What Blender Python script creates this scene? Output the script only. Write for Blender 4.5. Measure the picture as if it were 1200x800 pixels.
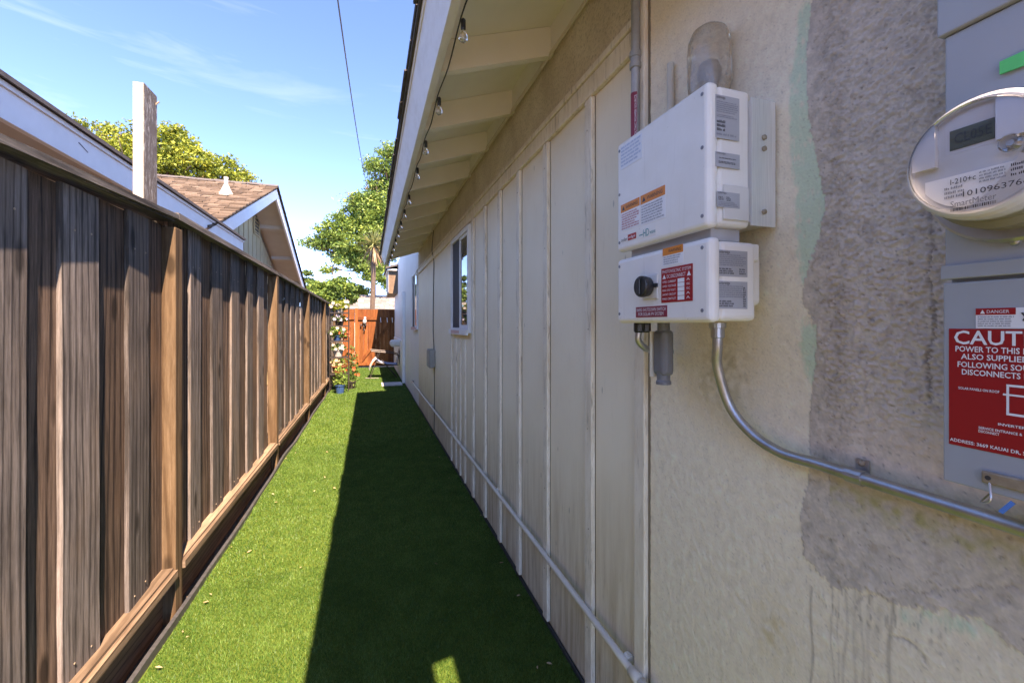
import bpy, bmesh, math, random
import numpy as np
from mathutils import Vector, Matrix
random.seed(7); RNG = np.random.default_rng(7)
for o in list(bpy.data.objects): bpy.data.objects.remove(o)
SC = bpy.context.scene; COL = SC.collection; R = math.radians

# ------------------------------------------------------------------ camera, world, sun
FPX, VX, VY, H = 505.0, 433.0, 380.0, 1.55
YAW = math.atan((600 - VX) / FPX); S_, C_ = math.sin(YAW), math.cos(YAW)
cam_d = bpy.data.cameras.new('camera'); cam = bpy.data.objects.new('camera', cam_d); COL.objects.link(cam)
cam_d.sensor_width = 36; cam_d.lens = FPX / 1200 * 36; cam_d.shift_y = -(400 - VY) / 1200
cam_d.clip_start = 0.02; cam_d.clip_end = 2000
cam.location = (0, 0, H); cam.rotation_euler = (R(90), 0, -YAW); SC.camera = cam

LIGHT = Vector((-0.155, 0.7, -1.0)).normalized()
w = bpy.data.worlds.new('World'); SC.world = w; w.use_nodes = True; wn = w.node_tree
bg = wn.nodes['Background']; sky = wn.nodes.new('ShaderNodeTexSky'); sky.sky_type = 'NISHITA'; sky.sun_disc = False
sky.sun_elevation = math.asin(-LIGHT.z); sky.sun_rotation = math.atan2(-LIGHT.x, -LIGHT.y)
sky.air_density = 0.25; sky.dust_density = 0.0; sky.ozone_density = 2.5; sky.altitude = 0
tc = wn.nodes.new('ShaderNodeTexCoord'); mp = wn.nodes.new('ShaderNodeMapping')
mp.inputs['Rotation'].default_value = (0, 0, R(35)); mp.inputs['Scale'].default_value = (1.0, 3.0, 9.0)
wn.links.new(tc.outputs['Generated'], mp.inputs['Vector'])
nz = wn.nodes.new('ShaderNodeTexNoise'); nz.inputs['Scale'].default_value = 1.4; nz.inputs['Detail'].default_value = 7
nz.inputs['Roughness'].default_value = .58; nz.inputs['Distortion'].default_value = .6
wn.links.new(mp.outputs[0], nz.inputs['Vector'])
cr = wn.nodes.new('ShaderNodeValToRGB'); cr.color_ramp.elements[0].position = .54; cr.color_ramp.elements[1].position = .9
cr.color_ramp.elements[1].color = (.2, .2, .2, 1)
wn.links.new(nz.outputs['Fac'], cr.inputs[0])
mx = wn.nodes.new('ShaderNodeMix'); mx.data_type = 'RGBA'
wn.links.new(cr.outputs[0], mx.inputs[0]); hs = wn.nodes.new('ShaderNodeHueSaturation'); hs.inputs['Saturation'].default_value = 1.16; wn.links.new(sky.outputs[0], hs.inputs['Color']); wn.links.new(hs.outputs[0], mx.inputs[6]); mx.inputs[7].default_value = (2.0, 2.5, 3.3, 1)
wn.links.new(mx.outputs[2], bg.inputs[0]); bg.inputs[1].default_value = 0.15

sun_d = bpy.data.lights.new('sun', 'SUN'); sun = bpy.data.objects.new('sun', sun_d); COL.objects.link(sun)
sun_d.energy = 2.0; sun_d.angle = R(0.5); sun_d.color = (1, .965, .9)
sun.rotation_euler = LIGHT.to_track_quat('-Z', 'Y').to_euler(); sun.location = (3, -8, 12)
vs = SC.view_settings; vs.view_transform = 'Standard'; vs.look = 'None'; vs.gamma = 1; vs.exposure = 3.42
vs.use_curve_mapping = False
vs.use_white_balance = True; vs.white_balance_temperature = 9500; vs.white_balance_tint = 27
SC.render.engine = 'CYCLES'; SC.cycles.max_bounces = 8; SC.cycles.diffuse_bounces = 5

# ------------------------------------------------------------------ pixel -> place
def ray(px, py):
    t = (px - 600) / FPX; return Vector((S_ + t * C_, C_ - t * S_, -(py - VY) / FPX))
def onx(px, py, X): d = ray(px, py); return Vector((0, 0, H)) + d * (X / d.x)
def ony(px, py, Y): d = ray(px, py); return Vector((0, 0, H)) + d * (Y / d.y)
def onz(px, py, Z): d = ray(px, py); return Vector((0, 0, H)) + d * ((Z - H) / d.z)
def pxm(p): return (p.x * S_ + p.y * C_) / FPX       # metres per picture pixel at p

# ------------------------------------------------------------------ mesh helpers
ORG = {}
def thing(name, label, cat, loc, group=None):
    o = bpy.data.objects.new(name, None); COL.objects.link(o); o.location = loc; o.empty_display_size = .1
    ORG[o] = Vector(loc); o['label'] = label; o['category'] = cat
    if group: o['group'] = group
    return o
def tag(o, label, cat, group=None, kind=None):
    o['label'] = label; o['category'] = cat
    if group: o['group'] = group
    if kind: o['kind'] = kind
    return o
def link(name, me, mat, parent, c, rot=None):
    o = bpy.data.objects.new(name, me); COL.objects.link(o)
    c = Vector(c); ORG[o] = c
    if parent is not None:
        o.parent = parent; o.location = c - ORG[parent]
    else: o.location = c
    if rot: o.rotation_euler = rot
    if mat is not None and not me.materials: me.materials.append(mat)
    return o
def mk(name, vf, mat, parent=None, smooth=False, base=False):
    v, f = vf
    a = np.array([tuple(p) for p in v], float); c = (a.min(0) + a.max(0)) / 2
    if base: c[2] = a[:, 2].min()
    me = bpy.data.meshes.new(name); me.from_pydata((a - c).tolist(), [], f); me.update()
    if smooth:
        for p in me.polygons: p.use_smooth = True
    return link(name, me, mat, parent, c)
def mkbm(name, bm, mat, parent=None, smooth=False):
    v = [x.co.copy() for x in bm.verts]; bm.verts.index_update(); f = [[x.index for x in p.verts] for p in bm.faces]; bm.free()
    return mk(name, (v, f), mat, parent, smooth)
def join(*vfs):
    V, F = [], []
    for v, f in vfs:
        n = len(V); V += list(v); F += [[i + n for i in p] for p in f]
    return V, F
BF = [[0, 3, 2, 1], [4, 5, 6, 7], [0, 1, 5, 4], [1, 2, 6, 5], [2, 3, 7, 6], [3, 0, 4, 7]]
def box(x0, x1, y0, y1, z0, z1):
    return [(x0, y0, z0), (x1, y0, z0), (x1, y1, z0), (x0, y1, z0), (x0, y0, z1), (x1, y0, z1), (x1, y1, z1), (x0, y1, z1)], [list(p) for p in BF]
def bbox(name, x0, x1, y0, y1, z0, z1, bev, mat, parent=None, seg=2):
    bm = bmesh.new(); v, f = box(x0, x1, y0, y1, z0, z1); vs_ = [bm.verts.new(p) for p in v]
    for p in f: bm.faces.new([vs_[i] for i in p])
    bmesh.ops.bevel(bm, geom=list(bm.edges), offset=bev, segments=seg, profile=.5, affect='EDGES')
    bmesh.ops.recalc_face_normals(bm, faces=bm.faces)
    return mkbm(name, bm, mat, parent)
def frame_axes(d):
    d = Vector(d).normalized(); a = Vector((0, 0, 1)) if abs(d.z) < .9 else Vector((1, 0, 0))
    u = d.cross(a).normalized(); return u, d.cross(u).normalized()
def tube(pts, rad, n=8, cap=True):
    pts = [Vector(p) for p in pts]; rads = rad if isinstance(rad, (list, tuple)) else [rad] * len(pts)
    V, F = [], []; u = None
    for i, p in enumerate(pts):
        d = (pts[min(i + 1, len(pts) - 1)] - pts[max(i - 1, 0)]).normalized()
        if u is None: u, v = frame_axes(d)
        else:
            u = (u - d * u.dot(d)).normalized(); v = d.cross(u)
        for k in range(n):
            a = 2 * math.pi * k / n; V.append(p + (u * math.cos(a) + v * math.sin(a)) * rads[i])
    for i in range(len(pts) - 1):
        for k in range(n):
            k2 = (k + 1) % n; F.append([i * n + k, i * n + k2, (i + 1) * n + k2, (i + 1) * n + k])
    if cap: F += [list(range(n))[::-1], [(len(pts) - 1) * n + k for k in range(n)]]
    return V, F
def lathe(base, axis, prof, n=24):
    base = Vector(base); d = Vector(axis).normalized(); u, v = frame_axes(d); V, F = [], []
    for r, h in prof:
        for k in range(n):
            a = 2 * math.pi * k / n; V.append(base + d * h + (u * math.cos(a) + v * math.sin(a)) * max(r, 1e-4))
    for i in range(len(prof) - 1):
        for k in range(n):
            k2 = (k + 1) % n; F.append([i * n + k, i * n + k2, (i + 1) * n + k2, (i + 1) * n + k])
    F += [list(range(n))[::-1], [(len(prof) - 1) * n + k for k in range(n)]]
    return V, F
def spline(pts, n=8):
    P = [Vector(p) for p in pts]; P = [2 * P[0] - P[1]] + P + [2 * P[-1] - P[-2]]; out = []
    for i in range(1, len(P) - 2):
        for k in range(n):
            t = k / n; a, b, c, d = P[i - 1:i + 3]
            out.append(.5 * ((2 * b) + (c - a) * t + (2 * a - 5 * b + 4 * c - d) * t * t + (3 * b - a - 3 * c + d) * t ** 3))
    return out + [P[-2]]
def prism(poly, ext):      # poly: list of Vector, ext: Vector
    n = len(poly); V = [Vector(p) for p in poly] + [Vector(p) + Vector(ext) for p in poly]
    return V, [list(range(n))[::-1], list(range(n, 2 * n))] + [[i, (i + 1) % n, n + (i + 1) % n, n + i] for i in range(n)]
def bar(a, b, w_, t_, up=(0, 0, 1)):
    a, b = Vector(a), Vector(b); d = (b - a).normalized(); s = d.cross(Vector(up)).normalized(); u = s.cross(d).normalized()
    V = []
    for p in (a, b):
        for (i, j) in ((-1, -1), (1, -1), (1, 1), (-1, 1)): V.append(p + s * (i * w_ / 2) + u * (j * t_ / 2))
    return V, [[0, 1, 2, 3][::-1], [4, 5, 6, 7], [0, 1, 5, 4], [1, 2, 6, 5], [2, 3, 7, 6], [3, 0, 4, 7]]
def npmesh(name, co, loops_per, mat, parent=None, tint=None, smooth=False, kind=None, origin=None):
    """co (N*k,3), faces of k loops each, verts unshared"""
    c = co.mean(0) if origin is None else np.array(origin); n = len(co); me = bpy.data.meshes.new(name)
    me.vertices.add(n); me.vertices.foreach_set('co', (co - c).astype(np.float32).ravel())
    me.loops.add(n); me.loops.foreach_set('vertex_index', np.arange(n, dtype=np.int32))
    m = n // loops_per; me.polygons.add(m); me.polygons.foreach_set('loop_start', np.arange(0, n, loops_per, dtype=np.int32))
    if tint is not None:
        at = me.attributes.new('tint', 'FLOAT', 'FACE'); at.data.foreach_set('value', tint.astype(np.float32))
    me.update(calc_edges=True)
    o = link(name, me, mat, parent, c)
    if kind: o['kind'] = kind
    return o

# ------------------------------------------------------------------ material helpers
class NT:
    def __init__(s, name, rough=.6, metal=0, spec=.5):
        s.m = bpy.data.materials.new(name); s.m.use_nodes = True; s.t = s.m.node_tree
        s.b = s.t.nodes['Principled BSDF']; s.b.inputs['Roughness'].default_value = rough
        s.b.inputs['Metallic'].default_value = metal; s.b.inputs['Specular IOR Level'].default_value = spec
    def n(s, ty): return s.t.nodes.new(ty)
    def set(s, sock, v):
        if hasattr(v, 'links'): s.t.links.new(v, sock)
        else: sock.default_value = v
    def coord(s, kind='Object', scale=(1, 1, 1), rnd=False, rot=(0, 0, 0)):
        tc = s.n('ShaderNodeTexCoord') if kind in ('Object', 'Generated') else s.n('ShaderNodeNewGeometry')
        out = tc.outputs[kind if kind != 'World' else 'Position']
        if rnd:
            oi = s.n('ShaderNodeObjectInfo'); va = s.n('ShaderNodeVectorMath'); va.operation = 'MULTIPLY_ADD'
            s.t.links.new(oi.outputs['Random'], va.inputs[0]); va.inputs[1].default_value = (37, 53, 71); s.t.links.new(out, va.inputs[2]); out = va.outputs[0]
        mp = s.n('ShaderNodeMapping'); mp.inputs['Scale'].default_value = scale; mp.inputs['Rotation'].default_value = rot
        s.t.links.new(out, mp.inputs['Vector']); return mp.outputs[0]
    def noise(s, vec, scale, detail=4, rough=.55, dist=0):
        n = s.n('ShaderNodeTexNoise'); s.set(n.inputs['Vector'], vec); n.inputs['Scale'].default_value = scale
        n.inputs['Detail'].default_value = detail; n.inputs['Roughness'].default_value = rough; n.inputs['Distortion'].default_value = dist
        return n.outputs['Fac']
    def vor(s, vec, scale, feat='F1', out='Distance'):
        n = s.n('ShaderNodeTexVoronoi'); n.feature = feat; s.set(n.inputs['Vector'], vec); n.inputs['Scale'].default_value = scale; return n.outputs[out]
    def wave(s, vec, scale, dist, detail=2, dirn='X'):
        n = s.n('ShaderNodeTexWave'); n.bands_direction = dirn; s.set(n.inputs['Vector'], vec); n.inputs['Scale'].default_value = scale
        n.inputs['Distortion'].default_value = dist; n.inputs['Detail'].default_value = detail; return n.outputs['Fac']
    def ramp(s, fac, stops):
        r = s.n('ShaderNodeValToRGB'); e = r.color_ramp.elements
        while len(e) < len(stops): e.new(.5)
        for el, (p, c) in zip(e, stops):
            el.position = p; el.color = (*(c if hasattr(c, '__len__') else (c, c, c)), 1)
        s.set(r.inputs[0], fac); return r.outputs[0]
    def mix(s, fac, a, b, mode='MIX'):
        m = s.n('ShaderNodeMix'); m.data_type = 'RGBA'; m.blend_type = mode
        for i, v in ((0, fac), (6, a), (7, b)):
            if isinstance(v, tuple) and len(v) == 3: v = (*v, 1)
            s.set(m.inputs[i], v)
        return m.outputs[2]
    def math(s, op, a, b=0, clamp=False):
        m = s.n('ShaderNodeMath'); m.operation = op; m.use_clamp = clamp; s.set(m.inputs[0], a); s.set(m.inputs[1], b); return m.outputs[0]
    def attr(s, name, out='Fac'):
        a = s.n('ShaderNodeAttribute'); a.attribute_name = name; return a.outputs[out]
    def rnd(s): return s.n('ShaderNodeObjectInfo').outputs['Random']
    def sep(s, vec):
        x = s.n('ShaderNodeSeparateXYZ'); s.set(x.inputs[0], vec); return x.outputs
    def bump(s, h, strength=.3, dist=.01):
        b = s.n('ShaderNodeBump'); b.inputs['Strength'].default_value = strength; b.inputs['Distance'].default_value = dist
        prev = s.b.inputs['Normal'].links
        if prev: s.t.links.new(prev[0].from_socket, b.inputs['Normal'])
        s.set(b.inputs['Height'], h); s.t.links.new(b.outputs[0], s.b.inputs['Normal'])
    def color(s, c):
        if isinstance(c, tuple) and len(c) == 3: c = (*c, 1)
        s.set(s.b.inputs['Base Color'], c); return s
    def rough(s, v): s.set(s.b.inputs['Roughness'], v)
def simple(name, c1, c2=None, scale=6, rough=.6, metal=0, bstr=0, bscale=60, bdist=.002, spec=.5, det=4):
    t = NT(name, rough, metal, spec); c2 = c2 or tuple(x * .8 for x in c1); v = t.coord('World')
    t.color(t.mix(t.ramp(t.noise(v, scale, det, .6), [(.3, 0), (.7, 1)]), c1, c2))
    if bstr: t.bump(t.noise(v, bscale, 3), bstr, bdist)
    return t.m

def wood(name, a, b, c, grain=1.0, knots=True, bstr=.5, orange=None, axis='Z', rough=.85):
    t = NT(name, rough, 0, .2); sc = {'Z': (1, 1, .05), 'Y': (1, .05, 1), 'X': (.05, 1, 1)}[axis]
    v = t.coord('Object', sc, rnd=True); v2 = t.coord('Object', tuple(x if x < 1 else 1 for x in {'Z': (1, 1, .35), 'Y': (1, .35, 1), 'X': (.35, 1, 1)}[axis]), rnd=True)
    fine = t.noise(v, 95 * grain, 5, .75, .2); mid = t.noise(v, 30 * grain, 4, .6, 1.0); big = t.noise(v2, 3.2, 3, .55)
    wn_ = t.n('ShaderNodeTexWave'); wn_.bands_direction = {'Z': 'Y', 'Y': 'Z', 'X': 'Y'}[axis]; t.set(wn_.inputs['Vector'], t.coord('Object', {'Z': (1, 1, .07), 'Y': (1, .07, 1), 'X': (.07, 1, 1)}[axis], rnd=True))
    wn_.inputs['Scale'].default_value = 8 * grain; wn_.inputs['Distortion'].default_value = 15; wn_.inputs['Detail'].default_value = 2; wn_.inputs['Detail Scale'].default_value = .5
    ring = t.ramp(wn_.outputs['Fac'], [(.0, 0), (.22, .8), (1, 1)])
    g = t.math('ADD', t.math('MULTIPLY', fine, .52), t.math('ADD', t.math('MULTIPLY', mid, .28), t.math('MULTIPLY', ring, .15)))
    col = t.ramp(g, [(.4, a), (.57, b), (.74, c)])
    rv = t.rnd(); col = t.mix(1.0, col, t.ramp(rv, [(0, .72), (.5, 1.0), (1, 1.25)]), 'MULTIPLY')
    stn = t.noise(t.coord('Object', {'Z': (1, 1, .2), 'Y': (1, .2, 1), 'X': (.2, 1, 1)}[axis], rnd=True), 14, 5, .65); col = t.mix(1.0, col, t.ramp(stn, [(.32, .68), (.55, 1.0), (.75, 1.1)]), 'MULTIPLY')
    if orange: col = t.mix(t.ramp(big, [(.52, 0), (.75, .5)]), col, orange)
    if knots:
        kv = t.vor(t.coord('Object', {'Z': (6, 6, 2.4), 'Y': (6, 2.4, 6), 'X': (2.4, 6, 6)}[axis], rnd=True), 1.0)
        kr = t.ramp(kv, [(.09, 1), (.18, 0)]); col = t.mix(t.math('MULTIPLY', kr, .8), col, tuple(x * .3 for x in a))
    t.color(col); t.bump(g, bstr, .004); return t.m

# ------------------------------------------------------------------ materials
M = {}
M['fence'] = wood('weathered_fence_wood', (.05, .044, .041), (.165, .145, .134), (.31, .28, .262), orange=(.25, .18, .13))
M['old_white'] = simple('aged_white_paint', (0.381, 0.357, 0.322), (0.322, 0.297, 0.262), 14, .7)
M['rust'] = simple('rusty_latch', (.4, .33, .25), (.3, .22, .15), 60, .5, .4)
M['fence_back'] = wood('brown_fence_wood', (0.038, 0.026, 0.021), (0.146, 0.101, 0.076), (0.278, 0.202, 0.154), orange=(0.253, 0.146, 0.083))
M['post'] = wood('orange_post_wood', (.075, .045, .024), (.14, .092, .054), (.205, .148, .098), grain=.9, knots=True, bstr=.6)
M['rail'] = wood('rail_wood', (0.109, 0.075, 0.051), (0.205, 0.147, 0.103), (0.288, 0.217, 0.161), axis='Y', knots=False)
M['cap'] = wood('cap_wood', (.06, .055, .05), (.17, .16, .15), (.3, .285, .27), axis='Y', knots=False, grain=.7, bstr=.9)
M['kick'] = wood('kick_wood', (0.095, 0.057, 0.038), (0.190, 0.114, 0.076), (0.285, 0.171, 0.114), axis='Y', knots=False)
M['gate'] = wood('gate_wood', (0.149, 0.043, 0.015), (0.238, 0.080, 0.026), (0.288, 0.109, 0.043), grain=.7, knots=False, bstr=.3)
M['soil'] = simple('soil', (.2, .14, .1), (.11, .075, .05), 30, .95, bstr=.8, bscale=120, bdist=.01)
M['edging'] = simple('edging_plastic', (0.060, 0.060, 0.063), (0.030, 0.030, 0.030), 40, .55)
M['white'] = simple('white_trim_paint', (.78, .77, .75), (.7, .69, .67), 5, .55)
t = NT('white_enclosure_paint', .4, 0, .45); v = t.coord('World'); st1 = t.noise(t.coord('World', (14, 14, .9)), 3, 5, .7); sp1 = t.vor(v, 34); n1 = t.noise(v, 9, 5, .65)
col = t.mix(t.ramp(n1, [(.35, 0), (.75, .5)]), (.83, .8, .755), (.73, .7, .65)); col = t.mix(t.ramp(st1, [(.58, 0), (.78, .45)]), col, (.56, .53, .47)); col = t.mix(t.ramp(sp1, [(.03, .5), (.06, 0)]), col, (.35, .32, .28))
t.color(col); t.rough(t.ramp(n1, [(.3, .32), (.7, .55)])); M['white_plastic'] = t.m
M['black'] = simple('black_plastic', (.015, .015, .016), (.03, .03, .03), 20, .4)
M['steel'] = simple('galvanised_steel', (.55, .56, .58), (.42, .43, .45), 25, .42, 1.0, bstr=.1, bscale=90, bdist=.001)
M['alu'] = NT('brushed_aluminium', .35, 1.0); _t = M['alu']; _t.b.inputs['Metallic'].default_value = .55; _v = _t.coord('World', (40, 40, 1))
_t.color(_t.ramp(_t.noise(_v, 12, 4), [(.3, (.74, .74, .75)), (.7, (.9, .9, .9))])); M['alu'] = _t.m
M['grey_metal'] = simple('grey_enclosure_paint', (.37, .4, .43), (.34, .365, .395), 5, .42)
M['riser'] = simple('dull_grey_conduit', (.42, .42, .425), (.34, .335, .33), 30, .5, .5)
M['grey_pvc'] = simple('grey_pvc', (.13, .13, .14), (.17, .17, .18), 10, .5)
M['orange_lab'] = simple('orange_print', (.8, .24, .02), (.76, .21, .02), 5, .4)
M['red_lab'] = simple('red_print', (.42, .012, .012), (.38, .01, .012), 5, .4)
M['maroon_lab'] = simple('maroon_print', (.30, .02, .045), (.27, .02, .04), 5, .45)
M['grey_lab'] = simple('grey_print', (.42, .43, .46), (.38, .39, .42), 5, .4)
M['white_lab'] = simple('white_print', (.82, .83, .84), (.8, .8, .82), 5, .4)
M['ink'] = simple('ink', (.03, .03, .035), (.04, .04, .045), 5, .5)
M['ink_soft'] = simple('grey_ink', (.22, .23, .26), (.2, .21, .25), 5, .5)
M['red_ink'] = simple('red_ink', (.5, .03, .02), (.5, .03, .02), 5, .5)
M['blue_ink'] = simple('blue_ink', (.35, .45, .6), (.35, .45, .6), 5, .5)
M['teal_ink'] = simple('teal_ink', (.02, .3, .3), (.02, .28, .3), 5, .5)
M['green_tag'] = simple('green_tag_plastic', (.02, .7, .2), (.02, .58, .16), 30, .45)
M['cream'] = simple('cream_pipe_paint', (.72, .66, .56), (.62, .56, .46), 8, .5)
M['rubber'] = simple('dark_shingle', (.06, .055, .055), (.1, .09, .085), 20, .9, bstr=.5, bscale=150)
M['soffit'] = simple('soffit_paint', (.86, .825, .775), (.79, .745, .685), 3, .65, bstr=.15, bscale=30, bdist=.003)
M['terracotta'] = simple('terracotta', (.27, .085, .035), (.22, .07, .03), 12, .8)
M['blue_pot'] = simple('blue_glaze', (.02, .06, .17), (.03, .08, .2), 6, .3)
M['white_pot'] = simple('white_glaze', (.42, .41, .4), (.35, .34, .34), 8, .45)
M['dark_metal'] = simple('dark_frame_metal', (.035, .03, .03), (.06, .05, .045), 20, .5, .3)
M['fabric'] = simple('white_mesh_fabric', (.62, .58, .54), (.54, .5, .47), 14, .9, bstr=.3, bscale=200)
M['blue_fabric'] = simple('blue_fabric', (.14, .2, .34), (.22, .28, .4), 14, .9)
M['slab'] = simple('pale_paver', (0.504, 0.480, 0.468), (0.336, 0.324, 0.324), 16, .9, bstr=.4, bscale=60)
M['bark'] = simple('bark', (.14, .1, .075), (.08, .06, .045), 18, .95, bstr=.8, bscale=40, bdist=.02)
M['pole'] = simple('pole_wood', (.42, .25, .12), (.3, .18, .09), 4, .9)
M['dry_leaf'] = simple('dry_leaf', (0.350, 0.266, 0.168), (0.252, 0.168, 0.091), 60, .8)
M['gable_wall'] = simple('olive_siding', (.43, .345, .2), (.38, .305, .175), 6, .8, bstr=.3, bscale=25)
M['soffit2'] = simple('tan_soffit', (.52, .47, .4), (.46, .41, .35), 4, .7)
M['nwall'] = simple('neighbour_stucco', (.5, .46, .4), (.44, .4, .35), 6, .8)
M['cable'] = simple('black_cable', (.02, .02, .02), (.03, .03, .03), 5, .6)
M['rust'] = simple('rusty_latch', (.4, .33, .25), (.3, .22, .15), 60, .5, .4)
M['blue_tag'] = simple('blue_seal', (.03, .2, .6), (.03, .18, .5), 10, .4)
M['pink_film'] = simple('pink_sticker', (.55, .32, .3), (.6, .42, .4), 30, .6)

def glass(name, col=(1, 1, 1), rough=.02, ior=1.45, dirt=0):
    t = NT(name, rough); t.b.inputs['Transmission Weight'].default_value = 1; t.b.inputs['IOR'].default_value = ior
    if dirt:
        v = t.coord('World'); n = t.noise(v, 55, 5, .7)
        t.color(t.ramp(n, [(.35, col), (.7, tuple(x * .6 for x in col))]))
        t.set(t.b.inputs['Transmission Weight'], t.ramp(n, [(.35, .9), (.75, .55)])); t.rough(t.ramp(n, [(.35, .05), (.75, .3)]))
    else: t.color(col)
    return t.m
M['glass'] = glass('clear_bulb_glass'); M['jar'] = glass('dusty_lamp_glass', (.9, .8, .67), dirt=1)
_t = NT('window_glass', .015); _t.color((.02, .024, .028)); _t.b.inputs['IOR'].default_value = 1.9; M['pane'] = _t.m
_t = NT('insect_screen', .7); _t.color((.035, .035, .045)); M['screen'] = _t.m
_t = NT('meter_cover_polycarbonate', .12); _t.color((.95, .96, .97)); _t.b.inputs['Transmission Weight'].default_value = .0; M['meter_cover'] = simple('meter_housing', (.62, .63, .65), (.56, .57, .6), 10, .22)
M['lcd'] = simple('lcd_glass', (.075, .1, .085), (.09, .115, .1), 8, .15)
M['lcd_ink'] = simple('lcd_segment', (.02, .03, .035), (.02, .03, .035), 5, .5)
M['silver_ring'] = simple('meter_ring', (.62, .6, .56), (.5, .47, .42), 20, .3, .85)

def leafmat(name, dark, mid, light, rough=.55, trans=.25):
    t = NT(name, rough, 0, .35); a = t.attr('tint')
    t.color(t.ramp(a, [(0, dark), (.55, mid), (1, light)]))
    tr = t.n('ShaderNodeBsdfTranslucent'); t.set(tr.inputs[0], t.ramp(a, [(0, mid), (1, light)]))
    ms = t.n('ShaderNodeMixShader'); ms.inputs[0].default_value = trans
    out = [n for n in t.t.nodes if n.type == 'OUTPUT_MATERIAL'][0]
    t.t.links.new(t.b.outputs[0], ms.inputs[1]); t.t.links.new(tr.outputs[0], ms.inputs[2]); t.t.links.new(ms.outputs[0], out.inputs[0])
    return t.m
M['leaf_yellow'] = leafmat('yellow_green_leaves', (0.057, 0.092, 0.014), (0.172, 0.230, 0.029), (0.414, 0.437, 0.063))
M['leaf_green'] = leafmat('green_leaves', (0.043, 0.101, 0.020), (0.121, 0.214, 0.043), (0.284, 0.385, 0.078))
M['leaf_dark'] = leafmat('dark_green_leaves', (0.026, 0.065, 0.016), (0.078, 0.150, 0.036), (0.195, 0.260, 0.065))
M['leaf_spike'] = leafmat('spiky_leaves', (0.066, 0.094, 0.033), (0.189, 0.221, 0.078), (0.398, 0.398, 0.177))
M['leaf_pot'] = leafmat('pot_plant_leaves', (0.039, 0.091, 0.019), (0.130, 0.234, 0.046), (0.338, 0.416, 0.104))
M['leaf_dead'] = leafmat('dead_leaves', (.12, .08, .045), (.25, .17, .1), (.38, .28, .18))
M['turf_blade'] = leafmat('turf_blades', (.026, .078, .013), (.06, .15, .024), (.16, .265, .07), .5, .2)

# ================================================================== THE SETTING
me_g = mk('ground', ([(-300, -300, -.03), (300, -300, -.03), (300, 300, -.03), (-300, 300, -.03)], [[0, 1, 2, 3]]), M['soil']); me_g['kind'] = 'structure'
def fx(y): return -.97 + .0075 * (y - 2.7)              # line of the fence posts' faces
TY0, TY1 = -2.0, 16.35
def turf_left(y): return fx(y) + .028 + .006 * math.sin(y * 2.1) + .004 * math.sin(y * 5.3)
t = NT('turf_backing', .9, 0, .2); v = t.coord('World'); t.color(t.mix(t.noise(v, 90, 4, .7), (.04, .075, .01), (.12, .18, .03)))
t.bump(t.noise(v, 300, 3), .8, .01); M['turf'] = t.m
ys = np.linspace(TY0, TY1, 120); V = []; F = []
for i, y in enumerate(ys): V += [(turf_left(y), y, 0), (.868, y, 0)]
for i in range(len(ys) - 1): F.append([2 * i, 2 * i + 1, 2 * i + 3, 2 * i + 2])
tf = mk('artificial_turf', (V, F), M['turf']); tf['kind'] = 'structure'

def fft_noise(shape, lo, hi, seed, aniso=(1, 1), ang=0):
    """band-limited gaussian noise, wavelengths lo..hi in cells"""
    r = np.random.default_rng(seed); z = np.fft.fft2(r.standard_normal(shape))
    ky = np.fft.fftfreq(shape[0])[:, None]; kx = np.fft.fftfreq(shape[1])[None]
    a = math.radians(ang); u = (kx * math.cos(a) + ky * math.sin(a)) * aniso[0]; v_ = (-kx * math.sin(a) + ky * math.cos(a)) * aniso[1]
    k = np.hypot(u, v_) + 1e-9; fl = np.exp(-(k * lo) ** 2) * (1 - np.exp(-(k * hi) ** 2)); n = np.real(np.fft.ifft2(z * fl)); return n / n.std()

def turf_blades(y0, y1, per_m2, hgt, wid, seed):
    r = np.random.default_rng(seed); n = int((y1 - y0) * 1.85 * per_m2)
    y = r.uniform(y0, y1, n); xl = -.97 + .0075 * (y - 2.7) + .03; x = xl + (.866 - xl) * r.random(n)
    a = r.uniform(0, 2 * np.pi, n); h = hgt * r.uniform(.55, 1.15, n); lean = h * r.uniform(.15, .9, n); la = r.uniform(0, 2 * np.pi, n)
    wx, wy = np.cos(a) * wid / 2, np.sin(a) * wid / 2
    b = np.c_[x, y, np.full(n, .001)]; p = np.empty((n, 3, 3)); o = np.c_[wx, wy, np.zeros(n)]
    p[:, 0] = b - o; p[:, 1] = b + o; p[:, 2] = b + np.c_[np.cos(la) * lean, np.sin(la) * lean, h]
    nz_ = fft_noise((512, 64), 4, 60, seed + 5)[((y - TY0) / (TY1 - TY0) * 511).astype(int), ((x + 1.1) / 2.1 * 63).astype(int)]
    ti = np.clip(r.beta(1.0, 1.5, n) + nz_ * .09, 0, 1)
    return p.reshape(-1, 3), ti
parts = [turf_blades(1.2, 3.0, 60000, .0135, .0026, 1), turf_blades(3.0, 6, 24000, .015, .004, 2), turf_blades(6, 16.3, 6000, .02, .007, 3)]
gb = npmesh('turf_blades', np.concatenate([p[0] for p in parts]), 3, M['turf_blade'], None, np.concatenate([p[1] for p in parts]), kind='stuff')
gb['label'] = 'short green artificial grass covering the side yard'; gb['category'] = 'grass'

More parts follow.
